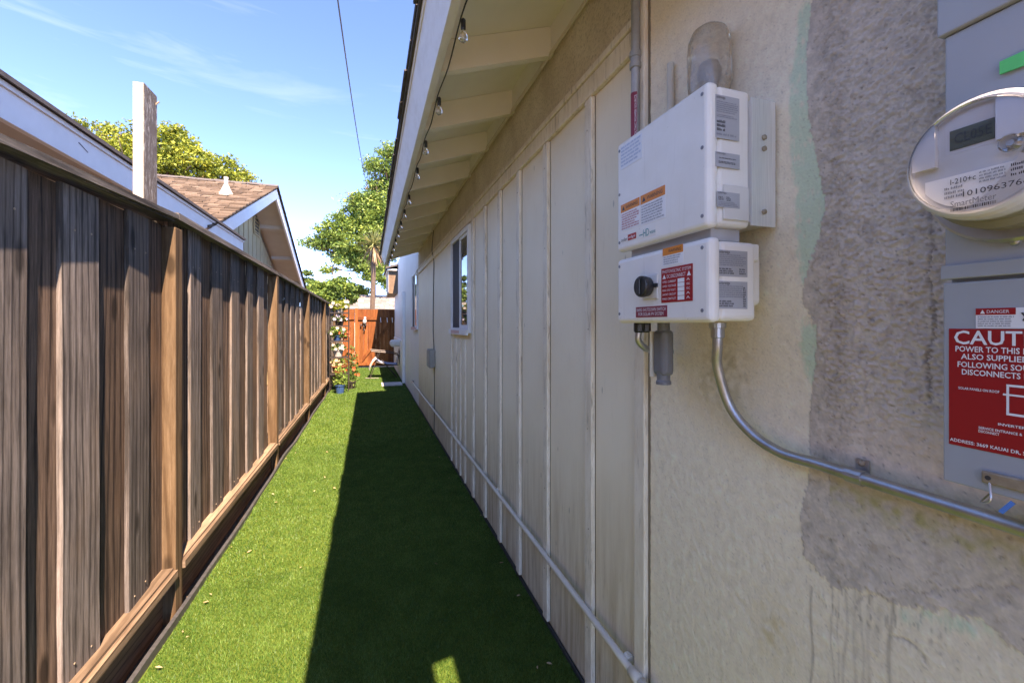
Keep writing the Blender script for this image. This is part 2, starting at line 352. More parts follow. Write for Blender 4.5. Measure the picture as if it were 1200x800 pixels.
# ================================================================== FENCE
fence = thing('wooden_fence', 'tall weathered board fence with orange posts and flat cap along the turf', 'fence', (-1.0, 7, 0))
def board_mesh(name, w_, h, t_, seed):
    r = random.Random(seed); V, F = [], []; n = 7; c = .004
    for i in range(n):
        z = h * i / (n - 1); dy = r.uniform(-.0009, .0009); dx = r.uniform(-.0015, .0015); q = w_ / 2
        for (x, y) in ((-t_, -q), (-c, -q), (0, -q + c), (0, q - c), (-c, q), (-t_, q)): V.append((x + dx, y + dy, z))
    for i in range(n - 1):
        for k in range(6):
            k2 = (k + 1) % 6; F.append([i * 6 + k, i * 6 + k2, (i + 1) * 6 + k2, (i + 1) * 6 + k])
    F += [list(range(6))[::-1], [(n - 1) * 6 + k for k in range(6)]]
    me = bpy.data.meshes.new(name); me.from_pydata(V, [], F); me.update(); return me
BFm = [board_mesh('board', .19 + .012 * (k % 3), 1.88, .0155, k) for k in range(6)]
BBm = [board_mesh('board', .27, 1.88, .019, 20 + k) for k in range(4)]
for m in BFm: m.materials.append(M['fence'])
for m in BBm: m.materials.append(M['fence_back'])
posts = [.2, 2.755, 5.27, 7.75, 10.25, 12.8, 15.3]
def capz(y): return (2.062 - .03 * (2.75 - y)) if y < 2.75 else 2.105 - .009 * (y - 2.75)
front = [.62, 1.03, 1.43, 1.655, 2.035, 2.45]
front = [.45, .86, 1.27, 1.66, 2.035, 2.45]
for a, b in zip(posts[1:], posts[2:] + [16.4]):
    y = a + .36
    while y < b - .15: front.append(y); y += .405
allf = sorted(front)
for i, y in enumerate(allf):
    link('board', BFm[(i * 5) % 6], None, fence, (fx(y) - .043 + random.uniform(-.003, .003), y, .2), (random.uniform(-.006, .006), 0, random.uniform(-.03, .03))).scale.z = (capz(y) - .192) / 1.88
for i, (a, b) in enumerate(zip(allf, allf[1:])):
    if b - a > .5:
        for y in (a + .2, b - .2): link('board', BBm[i % 4], None, fence, (fx(y) - .0595, y, .2)).scale.z = (capz(y) - .192) / 1.88
        continue
    y = (a + b) / 2; link('board', BBm[i % 4], None, fence, (fx(y) - .0595, y, .2), (random.uniform(-.004, .004), 0, 0)).scale.z = (capz(y) - .192) / 1.88
for y in posts:
    zt = capz(y + .01) if y > 2.7 else capz(y)
    o = bbox('post', fx(y) - .09, fx(y), y - .045, y + .045, -.02, 2.062 if abs(y - 2.755) < .01 else zt - .004, .004, M['post'], fence, 1)
segs = list(zip(posts, posts[1:] + [16.4]))
for a, b in segs:
    a0, b0 = a + .0465, b - .0465
    z0, z1 = .232, .272
    def skew(x0, x1, z0, z1, ya=a0, yb=b0, f=lambda y: 0):
        v = []
        for y in (ya, yb):
            X = fx(y); g = f(y); v += [(X + x0, y, z0 + g), (X + x1, y, z0 + g), (X + x1, y, z1 + g), (X + x0, y, z1 + g)]
        return v, [[0, 1, 2, 3], [7, 6, 5, 4], [0, 4, 5, 1], [1, 5, 6, 2], [2, 6, 7, 3], [3, 7, 4, 0]]
    mk('rail', skew(-.063, -.008, z0 + .006, z1), M['rail'], fence); mk('rail_strip', skew(-.0075, .012, z0 - .012, z1 - .012), M['rail'], fence)
    mk('kickboard', skew(-.075, -.055, -.02, .225), M['kick'], fence)
    mk('upper_rail', skew(-.13, -.089, 1.9, 1.985), M['fence_back'], fence)
    f = lambda y: capz(min(max(y, a + .002), b - .002))
    mk('cap', skew(-.13, .002, .006, .032, a + .0, b - .004, f), M['cap'], fence)
    mk('cap', skew(-.118, -.012, .0325, .05, a + .03, b - .02, f), M['cap'], fence)
nv = []
for y in allf:
    for z in (.32, 1.9):
        for q_ in (-.05, .05): nv.append(lathe((fx(y) - .0425, y + q_, z + random.uniform(-.01, .01)), (1, 0, 0), [(.0042, 0), (.0042, .0018), (.002, .0026)], 6))
for q_ in range(0, len(nv), 4): mk('nails', join(*nv[q_:q_ + 4]), M['rust'], fence)
eys = np.linspace(TY0, 16.2, 100); V = []; F = []
for i, y in enumerate(eys):
    X = turf_left(y); zt = .032 + .012 * math.sin(y * 3.1) * math.sin(y * .9); V += [(X - .004, y, -.02), (X + .001, y, -.02), (X - .002, y, zt), (X - .02, y, zt + .004)]
for i in range(len(eys) - 1):
    for k in range(4): k2 = (k + 1) % 4; F.append([4 * i + k, 4 * i + k2, 4 * i + 4 + k2, 4 * i + 4 + k])
tag(mk('lawn_edging', (V, F), M['edging']), 'thin dark lawn edging strip beside the board fence', 'edging')
V = []; F = []
for i, y in enumerate(eys):
    zt = .03 + .006 * math.sin(y * 2.7); V += [(.866, y, -.02), (.8665, y, zt), (.872, y, zt), (.8725, y, -.02)]
for i in range(len(eys) - 1):
    for k in range(4): k2 = (k + 1) % 4; F.append([4 * i + k, 4 * i + k2, 4 * i + 4 + k2, 4 * i + 4 + k])
tag(mk('lawn_edging', (V, F), M['edging']), 'thin dark lawn edging strip at the foot of the house wall', 'edging')

# white painted timber behind the fence
t = NT('peeling_white_paint', .8, 0, .3); v = t.coord('World', (1, 1, .25)); n = t.noise(v, 42, 6, .75, .5)
col = t.mix(t.ramp(n, [(.5, 0), (.6, 1)]), (.13, .11, .095), (.36, .345, .32)); t.color(col); t.bump(n, .4, .004); M['peel'] = t.m
pw = thing('timber_post', 'tall white post with peeling paint rising behind the fence', 'post', (-1.15, 2.78, 0))
mk('shaft', box(-1.15, -1.104, 2.707, 2.849, -.03, 2.795), M['peel'], pw)
mk('painted_face', box(-1.15, -1.106, 2.7035, 2.7065, -.02, 2.793), M['old_white'], pw)
mk('nail', tube([(-1.108, 2.835, 2.74), (-1.09, 2.84, 2.765)], .004, 6), M['rust'], pw)

# ================================================================== THE HOUSE
XW = .875
house = thing('house', 'long single storey house with cream battened siding and stucco under deep eaves', 'house', (3, 4, 0))
t = NT('siding_paint', .6, 0, .35); v = t.coord('World'); z = t.sep(v)[2]
st = t.noise(t.coord('World', (6, 6, .5)), 5, 5, .65); big = t.noise(v, 2.2, 3); drk = t.noise(t.coord('World', (9, 9, 1.2)), 6, 6, .75)
dirt = t.math('MULTIPLY', t.ramp(z, [(.0, 1), (.4, .75), (1.0, .0)]), t.ramp(st, [(.35, .2), (.65, 1)]))
col = t.mix(t.ramp(big, [(.3, 0), (.7, 1)]), (.87, .765, .6), (.81, .7, .535)); col = t.mix(t.math('MULTIPLY', dirt, 1.0, True), col, (.5, .36, .22))
col = t.mix(t.math('MULTIPLY', t.ramp(drk, [(.56, 0), (.72, 1)]), t.ramp(z, [(.0, .9), (.5, .5), (.9, .12)])), col, (.28, .2, .13))
spk = t.ramp(t.vor(t.coord('World', (1, 1, .35)), 11), [(.04, 1), (.07, 0)]); col = t.mix(t.math('MULTIPLY', spk, .5), col, (.25, .22, .18))
t.color(col); t.bump(t.noise(t.coord('World', (3, 3, .25)), 60, 4, .6), .12, .004); M['siding'] = t.m
t = NT('batten_paint', .6, 0, .35); v = t.coord('World', (1, 1, .3)); n = t.noise(v, 16, 5, .7); n2 = t.noise(t.coord('World', (1, 1, .12)), 60, 4, .7)
col = t.mix(t.ramp(n, [(.4, 0), (.75, .8)]), (.82, .73, .6), (.6, .48, .34)); col = t.mix(t.ramp(n2, [(.56, 0), (.7, .7)]), col, (.3, .24, .17)); t.color(col); t.bump(n2, .2, .003); M['batten'] = t.m
M['batten_old'] = simple('batten_paint', (.87, .78, .64), (.8, .7, .56), 9, .6, bstr=.15, bscale=40)
t = NT('grimy_joint', .9); t.color((.2, .16, .11)); M['grime'] = t.m
# core walls, near corner placed so sun gets past it to the turf
mk('wall_core', box(.9, 1.06, -.02, 8.2, -.02, 3.02), M['nwall'], house)
mk('end_wall', box(1.06, 8.0, -.02, .14, -.02, 3.02), M['nwall'], house)
mk('far_end_wall', box(1.06, 8.0, 8.04, 8.2, -.02, 3.02), M['nwall'], house)
batt = [1.59, 2.05, 2.48, 2.885, 3.29, 3.7]; edges = [1.205] + batt
WY0, WY1, WZ0, WZ1 = 3.83, 4.713, 1.47, 2.46
for a, b in zip(edges, batt): mk('wall_panel', box(XW, .9, a, b - .0015, .03, 2.5), M['siding'], house)
mk('wall_panel', box(XW, .9, 3.7, WY0, .03, 2.5), M['siding'], house)
mk('wall_panel', box(XW, .9, WY0 + .001, WY1 - .001, .03, WZ0), M['siding'], house)
mk('wall_panel', box(XW, .9, WY0 + .001, WY1 - .001, WZ1, 2.5), M['siding'], house)
mk('wall_panel', box(XW, .9, WY1, 8.2, .03, 2.5), M['siding'], house)
for y in batt: bbox('batten', XW - .02, XW - .0005, y - .028, y + .028, .04, 2.479, .002, M['batten'], house, 1)
for y in batt:
    for q_ in (-.032, .0285): mk('caulk_seam', box(XW - .002, XW - .0004, y + q_, y + q_ + .0035, .05, 2.478), M['grime'], house)
for y in batt: mk('nails', join(*[lathe((XW - .0199, y + random.uniform(-.008, .008), z_), (-1, 0, 0), [(.0035, 0), (.0035, .0012), (.001, .0016)], 6) for z_ in np.arange(.3, 2.4, .41)]), M['rust'], house)
for y in (4.05, 4.27, 4.5): bbox('batten', XW - .016, XW - .0005, y - .02, y + .02, .04, 1.4, .002, M['batten'], house, 1)
bbox('batten', XW - .017, XW - .0005, 4.74, 4.785, .04, 2.479, .002, M['batten'], house, 1)
bbox('corner_trim', XW - .02, XW - .0005, 1.207, 1.262, .03, 2.96, .002, M['batten'], house, 1)
mk('joint', box(XW - .004, XW + .01, 1.1985, 1.2055, .0, 2.95), M['grime'], house)
bbox('trim_board', XW - .022, XW - .0005, 1.2635, 8.2, 2.481, 2.56, .003, M['batten'], house, 1)
bbox('trim_board', XW - .03, XW - .0005, 1.2635, 8.2, 2.5615, 2.59, .003, M['batten'], house, 1)
t = NT('frieze_stucco', .85, 0, .2); v = t.coord('World'); n = t.noise(v, 75, 4, .7); n2 = t.noise(v, 4, 4, .6)
col = t.mix(t.ramp(n2, [(.32, 0), (.68, 1)]), (.76, .66, .5), (.6, .49, .34)); col = t.mix(t.ramp(n, [(.3, .55), (.5, 0)]), col, (.25, .19, .11)); t.color(col)
t.bump(n, .8, .006); M['frieze'] = t.m
mk('frieze', box(XW - .006, .9, 1.2635, 8.2, 2.5915, 3.02), M['frieze'], house)

# stucco with the grey repair patch: fine grid, relief in the mesh, paint as a point attribute
y0, y1, z0, z1, st_ = -.02, 1.2, .0, 2.97, .003
ny, nz_ = int((y1 - y0) / st_) + 1, int((z1 - z0) / st_) + 1
Yg, Zg = np.meshgrid(np.linspace(y0, y1, ny), np.linspace(z0, z1, nz_), indexing='ij')
def inpoly(pix, jy=0, jz=0):
    P = [onx(a, b, XW) for a, b in pix]; P = [(p.y, p.z) for p in P]; ins = np.zeros(Yg.shape, bool); yy = Yg + jy; zz = Zg + jz
    for (ya, za), (yb, zb) in zip(P, P[1:] + P[:1]):
        if za == zb: continue
        c = ((za > zz) != (zb > zz)) & (yy < (yb - ya) * (zz - za) / (zb - za) + ya); ins ^= c
    return ins.astype(float)
def blur(a, s):
    ky = np.fft.fftfreq(a.shape[0])[:, None]; kx = np.fft.fftfreq(a.shape[1])[None]
    return np.real(np.fft.ifft2(np.fft.fft2(a) * np.exp(-2 * (np.pi * s) ** 2 * (kx ** 2 + ky ** 2))))
def sstep(a, lo, hi): q = np.clip((a - lo) / (hi - lo), 0, 1); return q * q * (3 - 2 * q)
sh = Yg.shape
nA = fft_noise(sh, 2, 14, 11); nB = fft_noise(sh, 8, 60, 12); nS = fft_noise(sh, 1.2, 8, 13, (4, 1), 90)
gpoly = [(952, 0), (945, 60), (948, 140), (958, 190), (968, 240), (962, 270), (942, 330), (940, 355), (958, 385), (955, 430), (950, 470), (948, 560), (938, 600), (942, 650), (975, 688), (1010, 690), (1050, 708), (1100, 716), (1150, 726), (1200, 768), (1290, 840), (1290, -300), (958, -300)]
brush = fft_noise(sh, 1.0, 10, 31, (6, 1), 0)                 # ragged brush strokes along z
grey = sstep(blur(inpoly(gpoly, nA * .0011, nS * .003 + brush * .003), .7), .38, .62)
gr1 = inpoly([(938, 0), (928, 70), (924, 130), (930, 200), (934, 280), (938, 335), (950, 335), (985, 260), (975, 150), (960, 60), (955, 0)], nB * .006, nS * .012)
gr2 = inpoly([(938, 370), (936, 400), (950, 460), (965, 450), (972, 400), (960, 375)], nB * .005, nS * .008)
gr3 = inpoly([(1030, 705), (1060, 735), (1120, 745), (1170, 762), (1230, 805), (1230, 770), (1150, 715), (1080, 700)], nA * .006, nS * .014 + brush * .01)
green = sstep((.9 + .12 * brush) * blur(np.clip(gr1 + gr2 + gr3 * .6, 0, 1), 2.0) * (.85 + .15 * nB), .2, .7)
drip = np.zeros(sh)
for px, top, bot, w_, s_ in ((950, 690, 900, 1.3, .8), (976, 680, 860, .9, .5), (981, 680, 850, .8, .4), (990, 685, 850, 1.2, .5), (1000, 690, 830, 1.6, .45), (1010, 690, 850, 1.3, .5), (1018, 695, 820, 2.0, .35), (1043, 705, 870, 1.6, .7), (1005, 690, 770, 3, .25), (1030, 700, 770, 3, .3)):
    a = onx(px, top, XW); b = onx(px, bot, XW); wob = .0025 * np.sin(Zg * 37 + px) + .003 * np.sin(Zg * 13 + px * 2)
    drip = np.maximum(drip, s_ * np.exp(-((Yg - a.y + wob) / (w_ * .0022)) ** 2) * ((Zg < a.z + .01) & (Zg > b.z)))
run = sstep(brush, .8, 1.9) * inpoly([(940, 650), (975, 680), (1050, 705), (1110, 735), (1110, 770), (1040, 750), (975, 720), (945, 690)]) * .5
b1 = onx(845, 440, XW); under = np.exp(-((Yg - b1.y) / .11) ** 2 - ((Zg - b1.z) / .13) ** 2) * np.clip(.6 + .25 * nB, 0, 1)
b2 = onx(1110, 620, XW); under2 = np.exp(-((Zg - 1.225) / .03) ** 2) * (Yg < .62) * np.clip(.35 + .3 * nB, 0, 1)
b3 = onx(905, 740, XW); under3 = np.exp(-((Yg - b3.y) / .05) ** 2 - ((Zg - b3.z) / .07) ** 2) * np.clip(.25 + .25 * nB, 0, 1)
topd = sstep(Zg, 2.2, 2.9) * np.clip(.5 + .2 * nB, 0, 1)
base = np.array([.87, .75, .575]); C = np.ones(sh + (3,)) * base
C *= (1 + .03 * nB + .015 * nA)[..., None]
def lay(C, m, col): return C * (1 - m[..., None]) + np.array(col) * m[..., None]
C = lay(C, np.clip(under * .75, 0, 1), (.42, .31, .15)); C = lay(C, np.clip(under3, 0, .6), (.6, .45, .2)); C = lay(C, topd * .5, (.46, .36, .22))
C = lay(C, green * .92 * (1 - grey), (.56, .68, .5))
gcol = np.ones(sh + (3,)) * np.array([.585, .495, .41]) * (1 + .07 * nB + .05 * nA)[..., None]
flake = sstep(fft_noise(sh, 3, 30, 41, (1, 2.5), 35), 1.7, 2.1); gcol = lay(gcol, flake * .55, (.4, .29, .2))
pale = np.clip((.6 - Yg) / .03, 0, 1) * np.clip((Zg - 1.2) / .1, .3, 1) * np.clip(.8 + .15 * nB, 0, 1); gcol = lay(gcol, pale * .85, (.77, .665, .56))
C = C * (1 - grey[..., None]) + gcol * grey[..., None]
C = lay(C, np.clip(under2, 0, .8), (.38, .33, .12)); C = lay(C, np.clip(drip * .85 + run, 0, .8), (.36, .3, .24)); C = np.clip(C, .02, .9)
# relief: fine trowelled coat on the left, coarse pitted knock-down on the patch
fine_ = fft_noise(sh, 1.0, 5, 50); tr = fft_noise(sh, 1.6, 16, 51, (1, 2.4), 35); ridg = sstep(tr, 1.0, 1.5)
pit_ = sstep(fft_noise(sh, 1.4, 9, 53, (1, 1.6), 25), 1.9, 2.3); coarse = fft_noise(sh, 1.5, 12, 52, (1, 1.9), 25); kn = sstep(coarse, .35, .8)
crag = np.clip(grey * np.clip((.67 - Yg) / .06, 0, 1) * np.clip((Zg - 1.28) / .15, .12, 1), 0, 1)
hgt = .00022 * fine_ + .0005 * ridg * (1 - .5 * grey) + .0003 * nB + crag * .004 * kn + grey * .0012 - pit_ * .0013 * (.4 + .6 * grey)
crk = np.zeros(sh)
for line_, wd_, sv in (([(1090, 235), (1093, 290), (1087, 320), (1094, 350), (1096, 385), (1087, 420), (1091, 470)], .0022, .8), ([(1000, 705), (1040, 690), (1080, 694), (1130, 688), (1190, 690)], .0013, .4), ([(1040, 742), (1075, 757), (1085, 775)], .002, .5), ([(770, 520), (800, 640), (792, 760)], .0008, .25)):
    P_ = [onx(a, b, XW) for a, b in line_]
    for a, b in zip(P_, P_[1:]):
        dy, dz = b.y - a.y, b.z - a.z; L2 = dy * dy + dz * dz; yy = Yg + nA * .0016; zz = Zg + nB * .0025; tt_ = np.clip(((yy - a.y) * dy + (zz - a.z) * dz) / L2, 0, 1)
        dd = np.hypot(yy - a.y - tt_ * dy, zz - a.z - tt_ * dz); crk = np.maximum(crk, sv * np.exp(-(dd / wd_) ** 2))
hgt = hgt - crk * .003
C = lay(C, crk, (.25, .2, .16)); pc = np.clip(pit_ * (.3 + .25 * grey) + crag * sstep(-coarse, .6, 1.6) * .22, 0, 1); C = lay(C, pc, (.24, .2, .165))  # crag hollows darkened in the colour as relief shading, pits as dark specks
C *= (1 + .035 * fine_)[..., None]; C = np.clip(C, .02, .9)
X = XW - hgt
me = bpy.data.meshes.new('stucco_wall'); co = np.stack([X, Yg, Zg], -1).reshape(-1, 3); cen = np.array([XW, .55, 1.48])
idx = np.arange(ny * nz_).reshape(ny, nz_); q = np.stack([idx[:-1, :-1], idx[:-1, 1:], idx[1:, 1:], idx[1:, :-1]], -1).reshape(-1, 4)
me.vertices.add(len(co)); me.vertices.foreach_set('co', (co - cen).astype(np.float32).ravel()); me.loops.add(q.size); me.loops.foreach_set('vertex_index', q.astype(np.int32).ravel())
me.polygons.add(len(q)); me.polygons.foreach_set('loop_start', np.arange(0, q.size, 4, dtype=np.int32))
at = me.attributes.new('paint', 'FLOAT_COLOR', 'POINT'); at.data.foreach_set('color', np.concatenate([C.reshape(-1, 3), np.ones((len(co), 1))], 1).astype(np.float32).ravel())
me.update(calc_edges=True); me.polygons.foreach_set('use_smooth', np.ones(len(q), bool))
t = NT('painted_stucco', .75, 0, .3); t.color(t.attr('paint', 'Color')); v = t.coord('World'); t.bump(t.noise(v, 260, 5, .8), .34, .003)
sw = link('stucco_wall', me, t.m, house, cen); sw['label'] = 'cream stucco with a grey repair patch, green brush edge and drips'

# window openings
def window(y0, y1, z0, z1, X, par):
    o = mk('window', join(box(X - .028, X + .02, y0, y1, z1 - .045, z1), box(X - .028, X + .02, y0, y1, z0, z0 + .045), box(X - .028, X + .02, y0, y0 + .045, z0 + .0455, z1 - .0455), box(X - .028, X + .02, y1 - .045, y1, z0 + .0455, z1 - .0455)), M['white'], par)
    ym = (y0 + y1) / 2
    mk('sash', join(box(X - .016, X + .01, ym - .02, ym + .02, z0 + .046, z1 - .046), box(X - .014, X + .01, y0 + .046, y0 + .07, z0 + .046, z1 - .046), box(X - .014, X + .01, y0 + .0705, ym - .0205, z0 + .046, z0 + .075), box(X - .014, X + .01, y0 + .0705, ym - .0205, z1 - .075, z1 - .046)), M['white'], o)
    mk('pane', box(X - .007, X - .003, y0 + .071, ym - .021, z0 + .0755, z1 - .0755), M['pane'], o)
    mk('insect_screen', box(X - .010, X - .002, ym + .021, y1 - .0455, z0 + .046, z1 - .046), M['screen'], o)
    return o
w1 = window(WY0, WY1, WZ0, WZ1, XW, house)
mk('sill', box(XW - .05, XW - .0285, WY0 - .01, WY1 + .01, WZ0 - .02, WZ0 + .03), M['white'], w1)
mk('sticker', box(XW - .052, XW - .0505, WY0 + .3, WY1 - .15, WZ0 - .01, WZ0 + .022), M['pink_film'], w1)
mk('window_back', box(.883, .9, WY0, WY1, WZ0, WZ1), M['screen'], w1)

# eaves: rafters, deck, tilted fascia
PIT = math.atan(1 / 3); cP, sP = math.cos(PIT), math.sin(PIT); ya, yb = -3.0, 8.35
def slope_pt(d, n, y): return Vector((.264 + d * cP - n * sP, y, 2.65 + d * sP + n * cP))   # d up the roof from the fascia foot, n square to it
def slopebox(d0, d1, n0, n1, y0, y1):
    P = [slope_pt(d, n, y) for y in (y0, y1) for d, n in ((d0, n0), (d1, n0), (d1, n1), (d0, n1))]
    return P, [[0, 1, 2, 3], [7, 6, 5, 4], [0, 4, 5, 1], [1, 5, 6, 2], [2, 6, 7, 3], [3, 7, 4, 0]]
t = NT('fascia_paint', .55, 0, .4); v = t.coord('World', (1, .4, 1)); n = t.noise(v, 14, 6, .7)
t.color(t.mix(t.ramp(n, [(.45, 0), (.75, .6)]), (.8, .79, .77), (.6, .56, .5))); t.bump(n, .2, .004); M['fascia'] = t.m
mk('fascia', slopebox(0, .038, 0, .19, ya, yb), M['fascia'], house)
ry = [1.66 - .61 * k for k in range(7, 0, -1)] + [1.66 + .61 * k for k in range(0, 11)]
ry = [y + .33 for y in ry if y + .33 < 8.3]
for i, y in enumerate(ry):
    mk('rafter', slopebox(.0395, (.69 if y > -.1 else .45), .03 + .004 * (i % 2), .171, y - .02, y + .02), M['soffit'], house)  # unseen near rafters cut short to keep the sun gap open
    if i and y > 0: mk('blocking', box(.855, .874, ry[i - 1] + .021, y - .021, 2.905, 3.03), M['soffit'], house)
mk('roof_deck', slopebox(-.005, .72, .1725, .1885, -.12, yb), M['soffit'], house); mk('roof_deck', slopebox(-.005, .56, .1725, .1885, -3, -.121), M['soffit'], house)  # unseen near end: strip added and notched to shape a sun patch on the turf
rf = mk('roof', slopebox(.7205, 4.3, .1725, .1885, -.12, yb), M['soffit'], house)
mk('shingle_edge', slopebox(-.018, .73, .191, .203, -.12, yb + .02), M['rubber'], rf); mk('shingle_edge', slopebox(-.018, .56, .191, .203, -3, -.121), M['rubber'], rf)  # near strip follows the deck's notch cut for the sun patch
mk('shingle_edge', slopebox(.7305, 4.3, .191, .203, -.12, yb + .02), M['rubber'], rf)
k = 0
y = -1.0
while y < yb:
    wd = random.uniform(.2, .34)
    mk('shingle', slopebox(-.022 - random.uniform(0, .012), .14, .2035, .2115 + random.uniform(0, .004), y, min(y + wd - .006, yb + .03)), M['rubber'], rf); y += wd
# cables along the wall head
cb = thing('cable_run', 'three thin painted cables running along the wall under the eaves', 'cable', (.85, 4, 2.9))
for k, (dx, dz, r_) in enumerate(((.0, 0, .0045), (-.004, -.014, .004), (.002, .013, .0035))):
    pts = [(.846 + dx, y, 2.885 + dz + .006 * math.sin(y * 1.7 + k)) for y in np.linspace(-.1, 8.1, 40)]
    mk('cable', tube(pts, r_, 6), M['cream'], cb)
# string lights
sl = thing('string_lights', 'string of clear round bulbs on black cord hanging inside the fascia', 'string lights', (.33, 4, 2.6))
bp = [onx(a, b, .335) for a, b in ((546, 6), (517, 103), (501, 150), (491, 196), (481, 225))]
ybs = [p.y for p in bp]; ybs = [ybs[0] - .5] + ybs
while ybs[-1] < 7.6: ybs.append(ybs[-1] + .5)
crd = []
for i, y in enumerate(ybs):
    crd.append((.318, y, 2.672)); 
    if i < len(ybs) - 1: crd.append((.32, (y + ybs[i + 1]) / 2, 2.648))
mk('cord', tube(spline(crd, 4), .003, 5), M['cable'], sl)
for y in ybs:
    b = mk('bulb', lathe((.325, y, 2.622), (0, 0, -1), [(.007, 0), (.01, .006), (.0145, .016), (.016, .026), (.0145, .036), (.008, .042), (.001, .0435)], 14), M['glass'], sl, True)
    mk('socket', lathe((.325, y, 2.665), (0, 0, -1), [(.005, 0), (.0095, .006), (.0095, .038), (.008, .042)], 12), M['black'], b)

# far wing of the house, drain pipe, junction box
wing = thing('house_wing', 'white walled far wing of the house with a tan eave end by the gate', 'house wing', (3, 12, 0))
M['wing'] = simple('white_wall_paint', (.76, .75, .73), (.7, .69, .67), 3, .7, bstr=.1, bscale=60)
mk('wall', box(.885, 6, 8.2015, 16.6, -.02, 3.6), M['wing'], wing)
w2 = window(8.45, 9.45, 1.45, 2.6, .885, wing); mk('sticker', box(.83, .8565, 8.45, 9.3, 1.44, 1.5), M['pink_film'], w2)
mk('eave_end', box(.6, .884, 14.6, 16.7, 2.56, 3.3), simple('brown_eave_paint', (.2, .13, .08), (.13, .085, .055), 6, .7), wing); mk('eave_lip', box(.59, .6, 14.59, 16.7, 2.6, 3.29), M['soffit2'], wing)
mk('eave_soffit', box(.55, .884, 14.5, 16.75, 3.3015, 3.35), M['fascia'], wing)
mk('eave_roof', prism([Vector((.5, 14.45, 3.3515)), Vector((3.5, 14.45, 4.2)), Vector((3.5, 14.45, 4.26)), Vector((.5, 14.45, 3.41))], (0, 2.3, 0)), M['rubber'], wing)
mk('downspout', join(box(.815, .882, 11.55, 11.65, .02, 2.35), box(.815, .882, 11.55, 11.65, 2.3505, 2.4)), M['white'], wing)
mk('base_ledge', box(.84, .8845, 12.0, 16.2, .02, 1.1), M['wing'], wing)

pp = thing('drain_pipe', 'long cream painted pipe strapped low along the house siding', 'pipe', (.84, 5, .37))
pl = [(.84, 1.19, .383), (.84, 2, .388), (.84, 3.4, .384), (.84, 6, .37), (.84, 9.2, .352)]
mk('pipe', tube(spline(pl, 4), .0135, 10), M['cream'], pp, True)
for y in (1.3, 2.9, 4.6, 6.3, 8.0): mk('strap', tube([(.858, y - .012, .384 - max(0, y - 3) * .005), (.858, y + .012, .384 - max(0, y - 3) * .005)], .019, 10), M['cream'], pp)
for y in (1.23, 9.2): mk('coupling', tube([(.84, y - .025, .383 if y < 2 else .352), (.84, y + .025, .383 if y < 2 else .352)], .0185, 12), M['cream'], pp, True)
mk('end_elbow', tube([(.84, 1.2, .383), (.84, 1.17, .383), (.848, 1.155, .383), (.873, 1.15, .383)], .0165, 10), M['cream'], pp, True)
mk('end_elbow', tube([(.84, 9.22, .352), (.85, 9.25, .352), (.884, 9.26, .352)], .017, 10), M['rust'], pp, True)

jb = thing('junction_box', 'small grey utility box on the siding with a cable rising to the eaves', 'utility box', (.85, 6.2, .93))
bbox('case', .79, .874, 6.05, 6.3, .94, 1.2, .012, simple('box_grey', (.3, .29, .26), (.24, .23, .2), 20, .6), jb)
mk('lid', box(.782, .7895, 6.07, 6.28, .96, 1.18), simple('lid_grey', (.34, .33, .3), (.28, .27, .24), 20, .6), jb)
mk('cable', tube(spline([(.868, 6.15, 1.2), (.866, 6.22, 1.5), (.868, 6.2, 2.1), (.866, 6.15, 2.45), (.84, 6.15, 2.6), (.862, 6.15, 2.88)], 5), .006, 6), M['cable'], jb)
mk('cable', tube(spline([(.866, 6.12, .94), (.868, 6.1, .6), (.868, 6.14, .05)], 5), .005, 6), M['cable'], jb)

# ================================================================== LABEL / LETTER HELPERS
FONTC = bpy.data.curves.new('letters', 'FONT'); FONTC.resolution_u = 2; FONTO = bpy.data.objects.new('letters', FONTC); COL.objects.link(FONTO)
BOLD = [0.0]
def text_vf(s):
    FONTC.body = s; FONTC.size = 1; FONTC.offset = BOLD[0]; FONTC.align_x = 'LEFT'; bpy.context.view_layer.update()
    me = bpy.data.meshes.new_from_object(FONTO.evaluated_get(bpy.context.evaluated_depsgraph_get()))
    v = np.array([x.co[:2] for x in me.vertices]); f = [list(p.vertices) for p in me.polygons]; bpy.data.meshes.remove(me); return v, f
class Face:
    """flat label: top-left corner o, axes ux, uy(up), size w,h"""
    def __init__(s, o, ux, uy, w, h, obj=None): s.o, s.ux, s.uy, s.w, s.h, s.obj = Vector(o), Vector(ux), Vector(uy), w, h, obj; s.n = s.ux.cross(s.uy)
    def p(s, u, v, off=.0009): return s.o + s.ux * (u * s.w) - s.uy * (v * s.h) + s.n * off
    def quad(s, u0, v0, u1, v1, off=.0012): return [s.p(u0, v1, off), s.p(u1, v1, off), s.p(u1, v0, off), s.p(u0, v0, off)], [[0, 1, 2, 3]]
    def text(s, st, u0, v0, u1, v1, mat, name='lettering'):
        v, f = text_vf(st); lo, hi = v.min(0), v.max(0); q = (v - lo) / (hi - lo)
        P = [s.p(u0 + (u1 - u0) * a, v1 + (v0 - v1) * b, .0016) for a, b in q]; return mk(name, (P, f), mat, s.obj)
    def micro(s, u0, v0, u1, v1, rows, mat, seed=1, fill=.55, name='fine_print'):
        r = random.Random(seed); parts = []; dv = (v1 - v0) / rows; ch = dv * fill; cw = ch * s.h / s.w * .55
        for k in range(rows):
            u = u0; vv = v0 + k * dv; end = u1 - (r.random() * .25 * (u1 - u0))
            while u < end:
                n = r.randint(2, 7)
                for _ in range(n):
                    if u > u1 - cw: break
                    parts.append(s.quad(u, vv + r.choice((0, 0, .25)) * ch, u + cw * .62, vv + ch, .0014)); u += cw
                u += cw * .8
        return mk(name, join(*parts), mat, s.obj)
